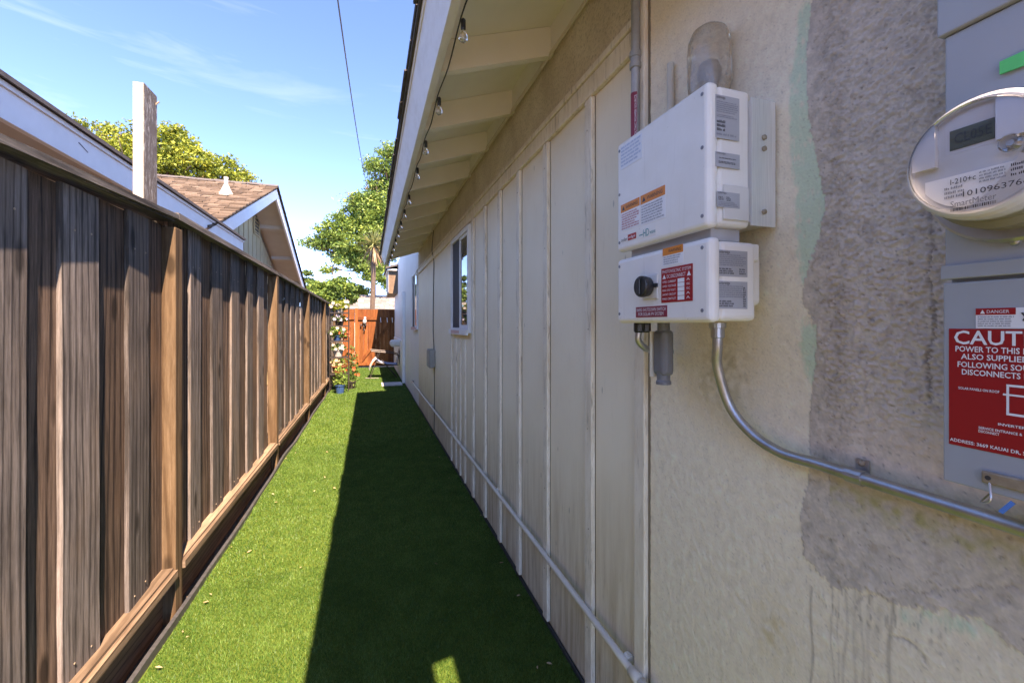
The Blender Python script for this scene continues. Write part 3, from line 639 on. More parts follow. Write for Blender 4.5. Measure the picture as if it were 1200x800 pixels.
def label_at(name, parent, tl, ux, uy, w_, h_, mat, th=.0006):
    ux, uy = Vector(ux), Vector(uy); n = ux.cross(uy); tl = Vector(tl)
    a = [tl - uy * h_, tl + ux * w_ - uy * h_, tl + ux * w_, tl]
    o = mk(name, prism([p + n * .0003 for p in a], n * th), mat, parent); return Face(tl, ux, uy, w_, h_, o)
FR = (Vector((0, -1, 0)), Vector((0, 0, 1)))       # faces the alley
SD = (Vector((1, 0, 0)), Vector((0, 0, 1)))        # faces the camera's end of the yard
def front_label(name, par, X, tl, br, mat):
    a, b = onx(*tl, X), onx(*br, X); return label_at(name, par, (X, a.y, a.z), *FR, abs(a.y - b.y), a.z - b.z, mat)
def front_label2(name, par, X, pxL, pxR, pyT, pyB, mat):
    a, b, c = onx(pxL, pyT, X), onx(pxL, pyB, X), onx(pxR, pyT, X); return label_at(name, par, (X, a.y, a.z), *FR, abs(a.y - c.y), a.z - b.z, mat)
def side_label(name, par, Y, tl, br, mat):
    a, b = ony(*tl, Y), ony(*br, Y); return label_at(name, par, (a.x, Y, a.z), *SD, b.x - a.x, a.z - b.z, mat)

# ================================================================== SOLAR INVERTER
XI = .68; IY0, IY1 = .735, 1.09
inv = thing('solar_inverter', 'white solar inverter with orange warning stickers above its black rotary disconnect switch', 'inverter', (.78, .91, 1.55))
bbox('cover', XI, XI + .03, IY0, IY1, 1.757, 2.068, .011, M['white_plastic'], inv, 3)
bbox('housing', XI + .0285, .798, IY0 + .003, IY1 - .003, 1.762, 2.064, .01, M['white_plastic'], inv, 3)
M['white2'] = simple('off_white_side_panel', (.7, .68, .65), (.66, .64, .61), 4, .45)
bbox('side_panel', .72, .79, IY0 - .002, IY0 + .0025, 1.775, 1.85, .0015, M['white2'], inv, 1)
mk('heat_sink', join(box(.7985, .868, IY0 + .0, IY0 + .004, 1.768, 2.05), box(.7985, .868, IY0 + .0045, IY1 - .02, 1.775, 2.045)), M['alu'], inv)
mk('wall_bracket', box(.8685, .8725, IY0 + .02, IY1 - .02, 1.8, 2.02), M['steel'], inv)
for z in (1.965, 1.94, 1.8): mk('bolt', lathe((.833, IY0 - .0002, z), (0, -1, 0), [(.006, 0), (.006, .004), (.003, .006)], 8), M['rust'], inv)
mk('neck', box(.71, .79, .76, 1.06, 1.735, 1.7615), simple('neck_grey', (.5, .5, .5), (.42, .42, .42), 10, .5), inv)
bbox('switch_cover', XI, XI + .03, .728, IY1, 1.554, 1.736, .012, M['white_plastic'], inv, 3)
bbox('switch_housing', XI + .0285, .81, .731, IY1 - .003, 1.557, 1.73, .012, M['white_plastic'], inv, 3)
bbox('rear_box', .8, .84, .745, 1.05, 1.592, 1.705, .012, M['white_plastic'], inv, 3)
bbox('rear_box', .8, .825, .738, .9, 1.69, 1.728, .004, M['white_plastic'], inv, 2)
for y in (.752, 1.075):
    for z in (2.045, 1.93, 1.783) if y < 1 else (2.045, 1.92, 1.783): mk('screw', lathe((XI - .0001, y, z), (-1, 0, 0), [(.0042, 0), (.0042, .001), (.0016, .0011), (.001, .0002)], 10), M['ink_soft'], inv)
    for z in (1.715, 1.58): mk('screw', lathe((XI - .0001, y, z), (-1, 0, 0), [(.0042, 0), (.0042, .001), (.0016, .0011), (.001, .0002)], 10), M['ink_soft'], inv)
kp = onx(762, 336, XI); 
bbox('knob_plate', XI - .004, XI - .0002, kp.y - .034, kp.y + .03, kp.z - .032, kp.z + .03, .002, M['white2'], inv, 1)
kn_ = mk('rotary_knob', lathe((XI - .0045, kp.y, kp.z), (-1, 0, 0), [(.021, 0), (.024, .003), (.027, .016), (.027, .024), (.025, .0275)], 28), M['black'], inv, False)
bbox('knob_grip', XI - .0375, XI - .0322, kp.y - .0055, kp.y + .0055, kp.z - .021, kp.z + .021, .002, M['black'], kn_, 2)
mk('padlock_tab', box(XI - .009, XI - .0042, kp.y - .036, kp.y - .026, kp.z - .004, kp.z + .006), M['black'], inv)
# stickers, front
f = front_label2('note', inv, XI, 727.5, 752.5, 173, 200, simple('faint_sticker', (.74, .76, .79), (.74, .76, .79), 5, .4)); f.micro(.04, .05, .97, .95, 6, M['blue_ink'], 3)
def orange(px0, px1, py0, py1, seed, ink):
    a = front_label2('warning_sticker', inv, XI, px0, px1, py0, py1, M['white_lab']); a.obj['label'] = 'orange and white warning sticker'
    q = a.quad(0, 0, 1, .3, .0012); mk('orange_bar', q, M['orange_lab'], a.obj); a.text('WARNING', .28, .09, .9, .21, M['ink'])
    mk('triangle', ([a.p(.08, .23, .0016), a.p(.22, .23, .0016), a.p(.15, .07, .0016)], [[0, 1, 2]]), M['ink'], a.obj)
    a.micro(.05, .36, .98, .98, 7, ink, seed); return a
orange(728, 750, 241, 272, 5, M['red_ink']); orange(751, 780, 230, 265, 6, M['ink_soft'])
lg = front_label2('maker_logo', inv, XI, 728.5, 746, 277.5, 285, M['white_plastic'])
lg.text('solar', .02, .3, .42, .85, M['ink']); mk('logo_box', lg.quad(.45, .05, 1, .95, .0012), M['red_ink'], lg.obj); lg.text('edge', .5, .28, .95, .78, M['white_lab'])
lg2 = front_label2('maker_logo', inv, XI, 749, 769, 270, 280.5, M['white_plastic']); lg2.text('HD', .28, .1, .62, .9, M['teal_ink']); lg2.text('wave', .66, .5, .98, .8, M['teal_ink']); mk('logo_stroke', lg2.quad(.02, .55, .25, .65, .0012), M['teal_ink'], lg2.obj)
a = front_label2('warning_sticker', inv, XI, 777, 801, 291.7, 312.5, M['white_lab']); mk('orange_bar', a.quad(0, 0, 1, .42, .0012), M['orange_lab'], a.obj); a.text('WARNING', .3, .12, .9, .3, M['ink']); a.micro(.05, .48, .97, .97, 4, M['ink_soft'], 9)
a = front_label2('disconnect_sign', inv, XI, 775.3, 812, 315.3, 355, M['red_lab'])
a.text('PHOTOVOLTAIC SYSTEM', .05, .06, .96, .15, M['white_lab']); a.text('DC DISCONNECT', .2, .2, .8, .3, M['white_lab'])
for u in (.05, .84): mk('triangle', ([a.p(u, .31, .0016), a.p(u + .12, .31, .0016), a.p(u + .06, .18, .0016)], [[0, 1, 2]]), M['white_lab'], a.obj)
for k, s in enumerate(('OPER. CURRENT', 'OPER. VOLTAGE', 'MAX SYS VOLT.', 'SHORT CIRCUIT', 'MAX CIRCUIT')):
    v0 = .37 + k * .122; a.text(s, .05, v0, .5, v0 + .065, M['white_lab']); a.text(('A', 'VDC', 'VDC', 'A', 'A')[k], .82, v0, .93, v0 + .065, M['white_lab'])
    mk('value_field', a.quad(.55, v0 - .02, .76, v0 + .09, .0012), M['white_lab'], a.obj)
a = front_label2('shutdown_sign', inv, XI, 745.5, 782, 360, 372, M['maroon_lab']); a.text('RAPID SHUTDOWN SWITCH', .04, .14, .97, .44, M['white_lab']); a.text('FOR SOLAR PV SYSTEM', .1, .55, .9, .85, M['white_lab'])
# stickers, side
def rating(tl, br, rows, Y, seed, blocks=(), dark=()):
    a = side_label('rating_label', inv, Y, tl, br, M['grey_lab']); a.obj['label'] = 'grey rating label with small print'
    a.text('solaredge', .04, .02, .4, .02 + 6 / max(40, rows * 9), M['ink'])
    for (v0, v1, r_) in blocks: a.micro(.05, v0, .95, v1, r_, M['ink_soft'], seed + int(v0 * 10))
    for (u0, v0, u1, v1) in dark: a.micro(u0, v0, u1, v1, max(1, int((v1 - v0) * 12)), M['ink'], seed + 3, .7)
    return a
rating((838, 110.5), (866, 166), 8, IY0, 11, ((.14, .42, 6), (.45, .53, 2), (.88, .97, 1)), ((.06, .58, .42, .86),))
rating((838, 177.5), (866.5, 199), 2, IY0, 14, (), ((.15, .35, .85, .45), (.12, .6, .9, .78)))
rating((840, 224), (866.5, 245), 3, IY0 - .002, 17, ((.65, .95, 3),), ((.05, .32, .3, .58), (.4, .3, .6, .6)))
rating((840.5, 292.5), (875.5, 325), 5, .728 + .0029, 19, ((.16, .62, 6),), ((.05, .68, .55, .93), (.72, .68, .95, .93)))
rating((840.5, 329), (875.5, 362), 5, .728 + .0029, 23, ((.16, .62, 6),), ((.05, .7, .55, .95), (.85, .2, .95, .95)))
# conduit body and flexible tails under the switch
lb = thing('conduit_body', 'dark grey conduit body hanging under the inverter switch', 'conduit fitting', (.79, 1.02, 1.4))
bbox('body', .77, .81, .997, 1.05, 1.405, 1.535, .014, M['grey_pvc'], lb, 3)
mk('hub', lathe((.79, 1.023, 1.415), (0, 0, -1), [(.019, 0), (.018, .022), (.021, .026), (.021, .034)], 18), M['grey_pvc'], lb)
mk('hub', lathe((.79, 1.023, 1.53), (0, 0, 1), [(.017, 0), (.017, .03)], 16), M['grey_pvc'], lb)
mk('cover_plate', box(.766, .814, 1.0505, 1.054, 1.4, 1.53), M['cream'], lb)
lt = thing('flexible_conduit', 'short grey flexible conduit tail beside the conduit body with black gland nuts', 'conduit', (.76, 1.08, 1.48))
for dx in (.735, .765): mk('gland', lathe((dx, 1.062 + (dx - .735) * .3, 1.5545), (0, 0, -1), [(.013, 0), (.0145, .004), (.0145, .024), (.011, .028)], 8), M['black'], lt)
mk('tail', tube(spline([(.735, 1.063, 1.53), (.74, 1.068, 1.5), (.78, 1.072, 1.475), (.86, 1.075, 1.468)], 6), .0095, 10), M['steel'], lt, True)

# galvanised conduit sweeping to the meter
cd = thing('metal_conduit', 'galvanised steel conduit sweeping from the inverter to the meter box', 'conduit', (.84, .7, 1.27))
pts = [Vector((.79, onx(841, 383, .79).y, 1.553)), Vector((.79, onx(841, 383, .79).y, 1.5)), onx(841, 430, .8), onx(855, 475, .825), onx(880, 507, .84), onx(915, 530, .848), onx(960, 544, .85)]
pts += [Vector((.85, y, 1.27)) for y in (.5, .4, .3, .15, -.05)]
mk('tube', tube(spline(pts, 6), .0117, 14), M['steel'], cd, True)
mk('connector', lathe((.79, pts[0].y, 1.5535), (0, 0, -1), [(.019, 0), (.019, .012), (.0155, .013), (.0155, .034), (.013, .036)], 16), M['steel'], cd, False)
s = onx(1003, 553, .85)
mk('strap', join(tube([(.85, s.y - .014, 1.271), (.85, s.y + .014, 1.271)], .0145, 14), box(.866, .8705, s.y - .011, s.y + .011, 1.275, 1.3)), M['steel'], cd)
mk('strap_screw', lathe((.866, s.y, 1.293), (-1, 0, 0), [(.006, 0), (.005, .004), (.002, .006)], 8), M['rust'], cd)

rc = thing('riser_conduit', 'vertical grey conduit with a maroon solar label rising from the inverter into the eaves', 'conduit', (.845, 1.235, 2.4))
mk('tube', tube([(.842, 1.235, 1.95), (.842, 1.235, 2.97)], .0145, 16), M['riser'], rc, True)
mk('coupling', lathe((.842, 1.235, 2.4), (0, 0, 1), [(.0165, 0), (.0195, .002), (.0195, .018), (.0165, .02), (.0165, .036), (.0195, .038), (.0195, .056), (.0165, .058)], 18), M['riser'], rc)
V, F = [], []
for i in range(9):
    a_ = math.pi * (.8 + .62 * i / 8); V += [(.842 + .0152 * math.cos(a_), 1.235 + .0152 * math.sin(a_), 2.05), (.842 + .0152 * math.cos(a_), 1.235 + .0152 * math.sin(a_), 2.318)]
for i in range(8): F.append([2 * i, 2 * i + 1, 2 * i + 3, 2 * i + 2])
wl = mk('wrap_label', (V, F), M['maroon_lab'], rc)
_c, _s = math.cos(1.13 * math.pi), math.sin(1.13 * math.pi); fc = Face((.842 + .0152 * _c - .0055 * _s * 1, 1.235 + .0152 * _s + .0055 * _c * 1, 2.06), (0, 0, 1), Vector((_c, _s, 0)).cross(Vector((0, 0, 1))), .25, .011, wl); fc.text('WARNING PHOTOVOLTAIC POWER SOURCE', .02, .1, .98, .9, M['white_lab'])
# jelly jar lamp and stub
lj = thing('jar_lamp', 'dusty glass jar lamp on the stucco above the inverter', 'wall lamp', (.825, .88, 2.1))
mk('jar', lathe((.822, .885, 2.105), (0, 0, 1), [(.039, 0), (.046, .012), (.048, .03), (.052, .055), (.053, .13), (.05, .165), (.041, .187), (.024, .2), (.001, .204)], 28), M['jar'], lj, True)
mk('lamp', lathe((.822, .885, 2.1), (0, 0, 1), [(.012, 0), (.012, .04), (.018, .07), (.019, .09), (.013, .11), (.001, .116)], 24), M['white_pot'], lj, True)
mk('collar', lathe((.822, .885, 2.06), (0, 0, 1), [(.038, 0), (.04, .03), (.037, .044)], 24), M['silver_ring'], lj)
mk('bracket', box(.83, .8735, .865, .905, 2.0685, 2.1), M['silver_ring'], lj)
sp = onx(786, 75, .862)
ps = thing('pipe_stub', 'short cream pipe stub on the stucco between riser conduit and jar lamp', 'pipe', (.86, sp.y, 2.05))
mk('pipe', tube([(.861, sp.y, 2.0), (.861, sp.y, sp.z)], .0105, 12), M['cream'], ps, True)
mk('clip', box(.85, .8745, sp.y - .004, sp.y + .004, 2.03, 2.04), M['cream'], ps)

# ================================================================== METER BOX
XB = .765
mb = thing('meter_box', 'grey electric meter enclosure with a large red caution sign on its lower cover', 'meter box', (.82, .2, 1.33))
yl = onx(1105, 400, XB).y
mk('enclosure', box(XB + .012, .873, .01, yl - .004, 1.345, 2.55), M['grey_metal'], mb)
bbox('lower_cover', XB, XB + .0115, .008, yl, onx(1105, 562, XB).z, onx(1105, 332, XB).z, .002, M['grey_metal'], mb, 2)
bbox('upper_cover', XB + .002, XB + .0115, .008, yl - .001, onx(1105, 328, XB).z, onx(1105, 45, XB).z, .002, M['grey_metal'], mb, 2)
bbox('top_flange', XB - .006, XB + .0115, .006, yl + .004, onx(1105, 44, XB).z, 2.55, .002, M['grey_metal'], mb, 2)
bbox('middle_flange', XB - .004, XB + .0015, .008, yl + .001, onx(1105, 328, XB).z, onx(1105, 312, XB).z, .0015, M['grey_metal'], mb, 2)
q = onx(1192, 294, XB); mk('screw', lathe((XB - .004, q.y, q.z + .012), (-1, 0, 0), [(.006, 0), (.005, .003), (.002, .0045)], 12), M['steel'], mb)
a0, a1 = onx(1152, 557, XB), onx(1215, 575, XB)
bbox('latch', XB - .005, XB - .0003, a1.y - .02, a0.y, a0.z - .008, a0.z + .008, .002, M['rust'], mb, 2)
mk('latch_hole', lathe((XB - .0052, a0.y - .007, a0.z), (-1, 0, 0), [(.003, 0), (.003, .0006)], 10), M['ink'], mb)
mk('seal_wire', tube(spline([(XB - .004, .335, a0.z - .006), (XB - .014, .33, a0.z - .025), (XB, .345, a0.z - .035), (XB + .03, .35, a0.z - .03)], 6), .0012, 5), M['steel'], mb)
sg = onx(1185, 590, XB)
mk('seal_tag', bar((XB - .008, sg.y + .006, sg.z - .012), (XB - .006, sg.y - .004, sg.z + .004), .004, .005), M['blue_tag'], mb)
gt = onx(1171, 80, XB - .004); mk('green_tag', prism([Vector((XB - .0005, gt.y, gt.z - .008)), Vector((XB - .0005, gt.y, gt.z + .008)), Vector((XB - .0005, gt.y - .07, gt.z + .012)), Vector((XB - .0005, gt.y - .07, gt.z - .01))], (-.003, 0, 0)), M['green_tag'], mb)
# caution sign
a = front_label('caution_sign', mb, XB, (1112.5, 385), (1112.5 + 1, 520), M['red_lab']); bpy.data.objects.remove(a.obj)
A = onx(1112.5, 385, XB); B = onx(1112.5, 519.5, XB); SW = .205
a = label_at('caution_sign', mb, (XB, A.y, A.z), *FR, SW, A.z - B.z, M['red_lab']); a.obj['label'] = 'red caution sign with white capital lettering'
def upx(px): return (A.y - onx(px, 400, XB).y) / SW
def vpx(px, py): return (A.z - onx(px, py, XB).z) / (A.z - B.z)
def line(s, px0, py0, py1, px1, ref=None, whole=None):
    """print s so that its first letters (ref) span px0..px1"""
    v, f = text_vf(ref or s); wr = v[:, 0].max() - v[:, 0].min(); v2, _ = text_vf(s); wf = v2[:, 0].max() - v2[:, 0].min()
    u0, u1 = upx(px0), upx(px1); a.text(s, u0, vpx(px0, py0), u0 + (u1 - u0) * wf / wr, vpx(px0, py1), M['white_lab'])
BOLD[0] = .016
line('CAUTION', 1119, 387, 403, 1199, 'CAUT')
line('POWER TO THIS BUILDING IS', 1120.5, 405, 411.5, 1196, 'POWER TO THIS')
line('ALSO SUPPLIED FROM THE', 1127, 414, 420.5, 1198, 'ALSO SUPPLIE')
line('FOLLOWING SOURCES WITH', 1123, 423, 429.5, 1199, 'FOLLOWING SO')
line('DISCONNECTS LOCATED', 1128, 432, 438.5, 1197, 'DISCONNECTS')
line('SOLAR PANELS ON ROOF', 1124, 452.5, 455.5, 1172)
line('INVERTER', 1170.5, 495, 498, 1203)
line('SERVICE ENTRANCE &', 1147.5, 499, 502, 1199)
line('DISCONNECT', 1147.5, 503, 506, 1172)
line('ADDRESS: 3669 KAUAI DR, S', 1114, 512, 516.5, 1203)
BOLD[0] = 0.0
u0, v0, v1 = upx(1180), vpx(1180, 450), vpx(1180, 486); u1 = u0 + .3
for r_ in ((u0, v0, u1, v0 + .018), (u0, v1 - .018, u1, v1), (u0, v0, u0 + .012, v1), (u0 + .1, v0, u0 + .112, v1), (u1 - .012, v0, u1, v1), (u0 - .015, v0 + .075, u1, v0 + .09)):
    mk('diagram_line', a.quad(*r_, .0012 + random.random() * .0002), M['white_lab'], a.obj)
A2 = onx(1144, 361.5, XB); B2 = onx(1144, 384.5, XB)
d = label_at('danger_sticker', mb, (XB, A2.y, A2.z), *FR, .055, A2.z - B2.z, M['white_lab'])
mk('red_bar', d.quad(0, 0, .68, .33, .0012), M['red_lab'], d.obj); d.text('DANGER', .2, .09, .58, .25, M['white_lab']); mk('triangle', ([d.p(.08, .27, .0016), d.p(.17, .27, .0016), d.p(.125, .07, .0016)], [[0, 1, 2]]), M['white_lab'], d.obj)
d.micro(.04, .4, .66, .96, 5, M['ink_soft'], 31); mk('hand_symbol', tube([d.p(.78, .25), d.p(.84, .45), d.p(.8, .6), d.p(.88, .7)], .0012, 5), M['ink'], d.obj)

# the meter
XM = .66; my, mz, mr = .302, 1.743, .071
mt = thing('electric_meter', 'round smart meter with a small display plugged into the grey enclosure', 'electric meter', (.72, my, mz - mr))
ax = (-1, 0, 0)
mk('socket_ring', lathe((XB + .002, my + .008, mz), ax, [(.0905, -.004), (.0905, .012), (.087, .016), (.08, .016)], 48), M['silver_ring'], mt)
mk('base', lathe((XB - .012, my + .006, mz), ax, [(.076, 0), (.076, .03), (.068, .034), (.068, .06)], 40), simple('meter_base', (.22, .2, .16), (.28, .26, .2), 14, .4), mt)
mk('rim', lathe((XM + .034, my, mz), ax, [(mr - .004, 0), (mr - .001, .004), (mr, .012), (mr - .0005, .026), (mr - .003, .032), (mr - .006, .034), (mr - .008, .0335), (mr - .009, .031)], 56), M['meter_cover'], mt)
mk('face_plate', lathe((XM + .006, my, mz), ax, [(mr - .0088, 0), (mr - .0088, .0015)], 48), simple('meter_face', (.5, .51, .5), (.46, .47, .47), 12, .3), mt)
t = NT('clear_polycarbonate', .03); gl = t.n('ShaderNodeBsdfGlossy'); gl.inputs['Roughness'].default_value = .04; tp = t.n('ShaderNodeBsdfTransparent'); fr = t.n('ShaderNodeFresnel'); fr.inputs['IOR'].default_value = 1.18
ms = t.n('ShaderNodeMixShader'); t.t.links.new(fr.outputs[0], ms.inputs[0]); t.t.links.new(tp.outputs[0], ms.inputs[1]); t.t.links.new(gl.outputs[0], ms.inputs[2]); t.t.links.new(ms.outputs[0], [n for n in t.t.nodes if n.type == 'OUTPUT_MATERIAL'][0].inputs[0]); M['clear'] = t.m
mk('clear_cover', lathe((XM + .001, my, mz), ax, [(mr - .0092, 0), (mr - .0095, .008), (mr - .012, .013), (mr * .6, .0165), (mr * .3, .0178), (.001, .018)], 48), M['clear'], mt, True)
XF_ = XM + .0044
def mpx(px, py): return onx(px, py, XF_)
fa = Face((XF_, my + mr, mz + mr), (0, -1, 0), (0, 0, 1), 2 * mr, 2 * mr)
def mf(px, py): p = mpx(px, py); return ((my + mr - p.y) / (2 * mr), (mz + mr - p.z) / (2 * mr))
def arcpoly(uL, uR, vT, vB, n=14, rr=.42):
    return [(u, v) for u, v in [(uL + (uR - uL) * i / n, vT) for i in range(n + 1)] if (u - .5) ** 2 + (v - .5) ** 2 < rr * rr] 
def clipped(name, u0, v0, u1, v1, mat, d=.002, rr=.425, n=22):
    P = []
    for i in range(n):
        u = u0 + (u1 - u0) * i / (n - 1); P.append((u, max(v0, .5 - math.sqrt(max(rr * rr - (u - .5) ** 2, 0)))))
    for i in range(n - 1, -1, -1):
        u = u0 + (u1 - u0) * i / (n - 1); P.append((u, min(v1, .5 + math.sqrt(max(rr * rr - (u - .5) ** 2, 0)))))
    P = [p for i, p in enumerate(P) if i == 0 or (abs(p[0] - P[i - 1][0]) + abs(p[1] - P[i - 1][1])) > 1e-5]
    return mk(name, prism([fa.p(u, v, .0002) for u, v in P][::-1], fa.n * d), mat, mt)
M['meter_grey'] = simple('meter_panel_grey', (.6, .61, .64), (.55, .56, .6), 10, .3)
ub, vb = mf(1101, 200)
clipped('side_panel', .085, .08, ub, vb - .02, M['meter_grey'], .009)
uc, vc = mf(1167, 150); clipped('side_panel', uc + .02, .05, .93, mf(1190, 160)[1], M['meter_grey'], .007)
lo = mf(1090, 214)
nm = clipped('name_plate', .16, lo[1], .9, .96, M['white_lab'], .003, .4)
fn = Face((XF_ - .0032, my + mr, mz + mr), (0, -1, 0), (0, 0, 1), 2 * mr, 2 * mr, nm)
u_, v_ = mf(1108, 209); fn.text('I-210+c', .34, lo[1] + .03, .5, lo[1] + .075, M['ink']); fn.text('1010963766', .42, lo[1] + .15, .8, lo[1] + .195, M['ink'])
fn.text('SmartMeter', .34, lo[1] + .215, .62, lo[1] + .265, M['ink_soft']); fn.micro(.3, lo[1] + .09, .44, lo[1] + .2, 3, M['ink_soft'], 41); fn.micro(.52, lo[1] + .02, .68, lo[1] + .12, 4, M['ink_soft'], 42); fn.micro(.7, lo[1] + .02, .85, lo[1] + .13, 3, M['ink'], 43)
bars = []; uu = .34; rr_ = random.Random(4)
while uu < .62:
    ww = rr_.choice((.003, .005, .008)); bars.append(fn.quad(uu, lo[1] + .275, uu + ww, lo[1] + .3)); uu += ww + rr_.choice((.003, .005))
mk('barcode', join(*bars), M['ink'], nm)
d0, d1 = mf(1113, 178), mf(1167, 140); l0, l1 = mf(1114.5, 155), mf(1167, 160)
lz0, lz1 = mf(1114.5, 178)[1], mf(1114.5, 155)[1]
lt_ = clipped('display_bezel', l0[0] - .03, lz1 - .14, l1[0] + .03, lz0 + .03, M['meter_grey'], .0015)
ld = mk('display', prism([fa.p(l0[0], lz0, .0018), fa.p(l1[0], lz0, .0018), fa.p(l1[0], lz1, .0018), fa.p(l0[0], lz1, .0018)], fa.n * .0008), M['lcd'], mt)
fl = Face(fa.p(l0[0], lz1, .0018), (0, -1, 0), (0, 0, 1), (l1[0] - l0[0]) * 2 * mr, (lz0 - lz1) * 2 * mr, ld); fl.text('CL05E', .12, .22, .95, .72, M['lcd_ink'])
sl_ = mpx(1188, 168); mk('seal', lathe((XF_ - .002, sl_.y, sl_.z), ax, [(.009, 0), (.0095, .006), (.007, .009), (.003, .01)], 16), M['glass'], mt, True); mk('seal_core', lathe((XF_ - .002, sl_.y, sl_.z), ax, [(.004, 0), (.003, .004)], 8), M['steel'], mt)

# ================================================================== GATE AND BACK FENCE
GY = 16.4
def gx(px): return ony(px, 400, GY).x
bp_ = thing('fence_panel', 'narrow orange brown board panel between the long fence and the gate', 'fence panel', (-.72, GY, 0))
x = fx(16.4) - .05
while x < gx(415): xe = min(x + .138, gx(415.5)); bbox('board', x, xe - .001, GY, GY + .018, .02, 2.08, .003, M['gate'], bp_, 1); x += .138
mk('rail', box(fx(16.4) - .04, gx(415.5) - .005, GY - .04, GY - .001, 1.72, 1.81), M['gate'], bp_)
gate = thing('garden_gate', 'orange brown wooden gate with a diagonal brace at the end of the turf', 'gate', (.18, GY, 0))
xl, xr = gx(416), gx(462.5)
x = xl + .005
while x < xr - .02:
    xe = min(x + .142, xr); bbox('board', x, xe - .001, GY + .002, GY + .02, .04, 2.09, .003, M['gate'], gate, 1); x += .142
mk('stile', box(xl, xl + .1, GY - .045, GY + .0015, .03, 2.13), M['gate'], gate)
mk('top_rail', box(xl + .101, xr, GY - .04, GY + .0015, 1.71, 1.81), M['gate'], gate); mk('bottom_rail', box(xl + .101, xr, GY - .04, GY + .0015, .08, .18), M['gate'], gate)
mk('brace', prism([Vector((xl + .12, GY - .036, .19)), Vector((xl + .24, GY - .036, .19)), Vector((xr - .02, GY - .036, 1.705)), Vector((xr - .14, GY - .036, 1.705))], (0, .036, 0)), M['gate'], gate)
for px in (446, 453.5, 459.5): mk('hook', tube(spline([(gx(px), GY - .042, 1.79), (gx(px), GY - .07, 1.75), (gx(px) + .01, GY - .08, 1.62)], 4), .012, 6), M['white'], gate)
orn = thing('hanging_ornament', 'white bird shaped ornament with dark drops hung on the gate', 'ornament', (gx(427), GY - .06, 1.4))
ob = ony(427, 376, GY - .06)
mk('bird', lathe((ob.x, ob.y, ob.z - .13), (.1, 0, 1), [(.01, 0), (.05, .04), (.075, .1), (.06, .16), (.035, .2), (.045, .235), (.03, .27), (.005, .285)], 12), M['white_pot'], orn, True)
for dx, dz in ((-.11, -.2), (-.02, -.26), (.05, -.2), (0, -.38)): mk('drop', lathe((ob.x + dx, ob.y, ob.z + dz), (0, 0, 1), [(.003, 0), (.03, .03), (.025, .07), (.003, .1)], 8), M['ink'], orn, True)
mk('cord', tube([(ob.x, ob.y, ob.z + .12), (ob.x, GY - .045, 1.8)], .004, 5), M['cable'], orn)

# ================================================================== THINGS IN THE YARD
pv = thing('stepping_slab', 'pale rectangular slab lying on the turf near the folding chair', 'paver', (.57, 11.5, 0))
bbox('slab', .29, .8, 11.2, 11.8, .0, .03, .006, M['slab'], pv, 2)
ch = thing('folding_chair', 'dark framed folding lounge chair with white sling panels beside the gate', 'chair', (.4, 13, 0))
cx, cy = .42, 13.2
def cpt(px, py, Y): return ony(px, py, Y)
for dy in (-.3, .3):
    Y = cy + dy; q = lambda px, py: ony(px + (0 if dy < 0 else -1.0), py + (0 if dy < 0 else -2), Y)
    mk('leg', tube([q(446, 411), q(433, 444)], .013, 6), M['dark_metal'], ch); mk('leg', tube([q(448, 423), q(466, 443)], .013, 6), M['dark_metal'], ch)
    mk('arm', tube(spline([q(435, 411.5), q(447, 412.5), q(460, 414), q(469, 417)], 4), .016, 6), M['dark_metal'], ch)
    mk('back_rail', tube([q(465, 427.5), q(470, 402)], .012, 6), M['dark_metal'], ch); mk('seat_rail', tube([q(441, 424), q(453, 427), q(467, 427.5)], .012, 6), M['dark_metal'], ch)
    mk('foot_rail', tube([q(441, 424), q(436, 436), q(434, 443)], .012, 6), M['dark_metal'], ch)
mk('foot_bar', tube([ony(428, 443, cy - .3), ony(444, 443, cy - .3)], .012, 6), M['dark_metal'], ch)
def sling(name, pix, mat):
    P = []
    for dy in (-.27, .27):
        for px, py in pix: P.append(ony(px + (0 if dy < 0 else -1.0), py + (0 if dy < 0 else -2), cy + dy))
    n = len(pix); A_ = [p + Vector((.0, 0, .008)) for p in P]; B_ = [p - Vector((0.0, 0, .008)) for p in P]
    V = A_ + B_; F = []
    for i in range(n - 1): F += [[i, i + 1, n + i + 1, n + i], [2 * n + i, 3 * n + i, 3 * n + i + 1, 2 * n + i + 1]]
    for i in range(n - 1): F += [[i, 2 * n + i, 2 * n + i + 1, i + 1], [n + i, n + i + 1, 3 * n + i + 1, 3 * n + i]]
    return mk(name, (V, F), mat, ch)
sling('foot_sling', [(441, 420), (437, 424), (434, 430), (433, 434)], M['fabric']); sling('seat_sling', [(441, 421), (447, 425), (455, 426.5), (465, 427)], M['blue_fabric']); sling('back_sling', [(465.5, 426), (467, 418), (469, 410)], M['fabric'])
hr = bbox('headrest', cx + .2, cx + .52, cy - .25, cy + .22, 0, .2, .07, M['fabric'], ch, 3)
hp = ony(463.5, 402, cy); hr.location = hp - ORG[ch]

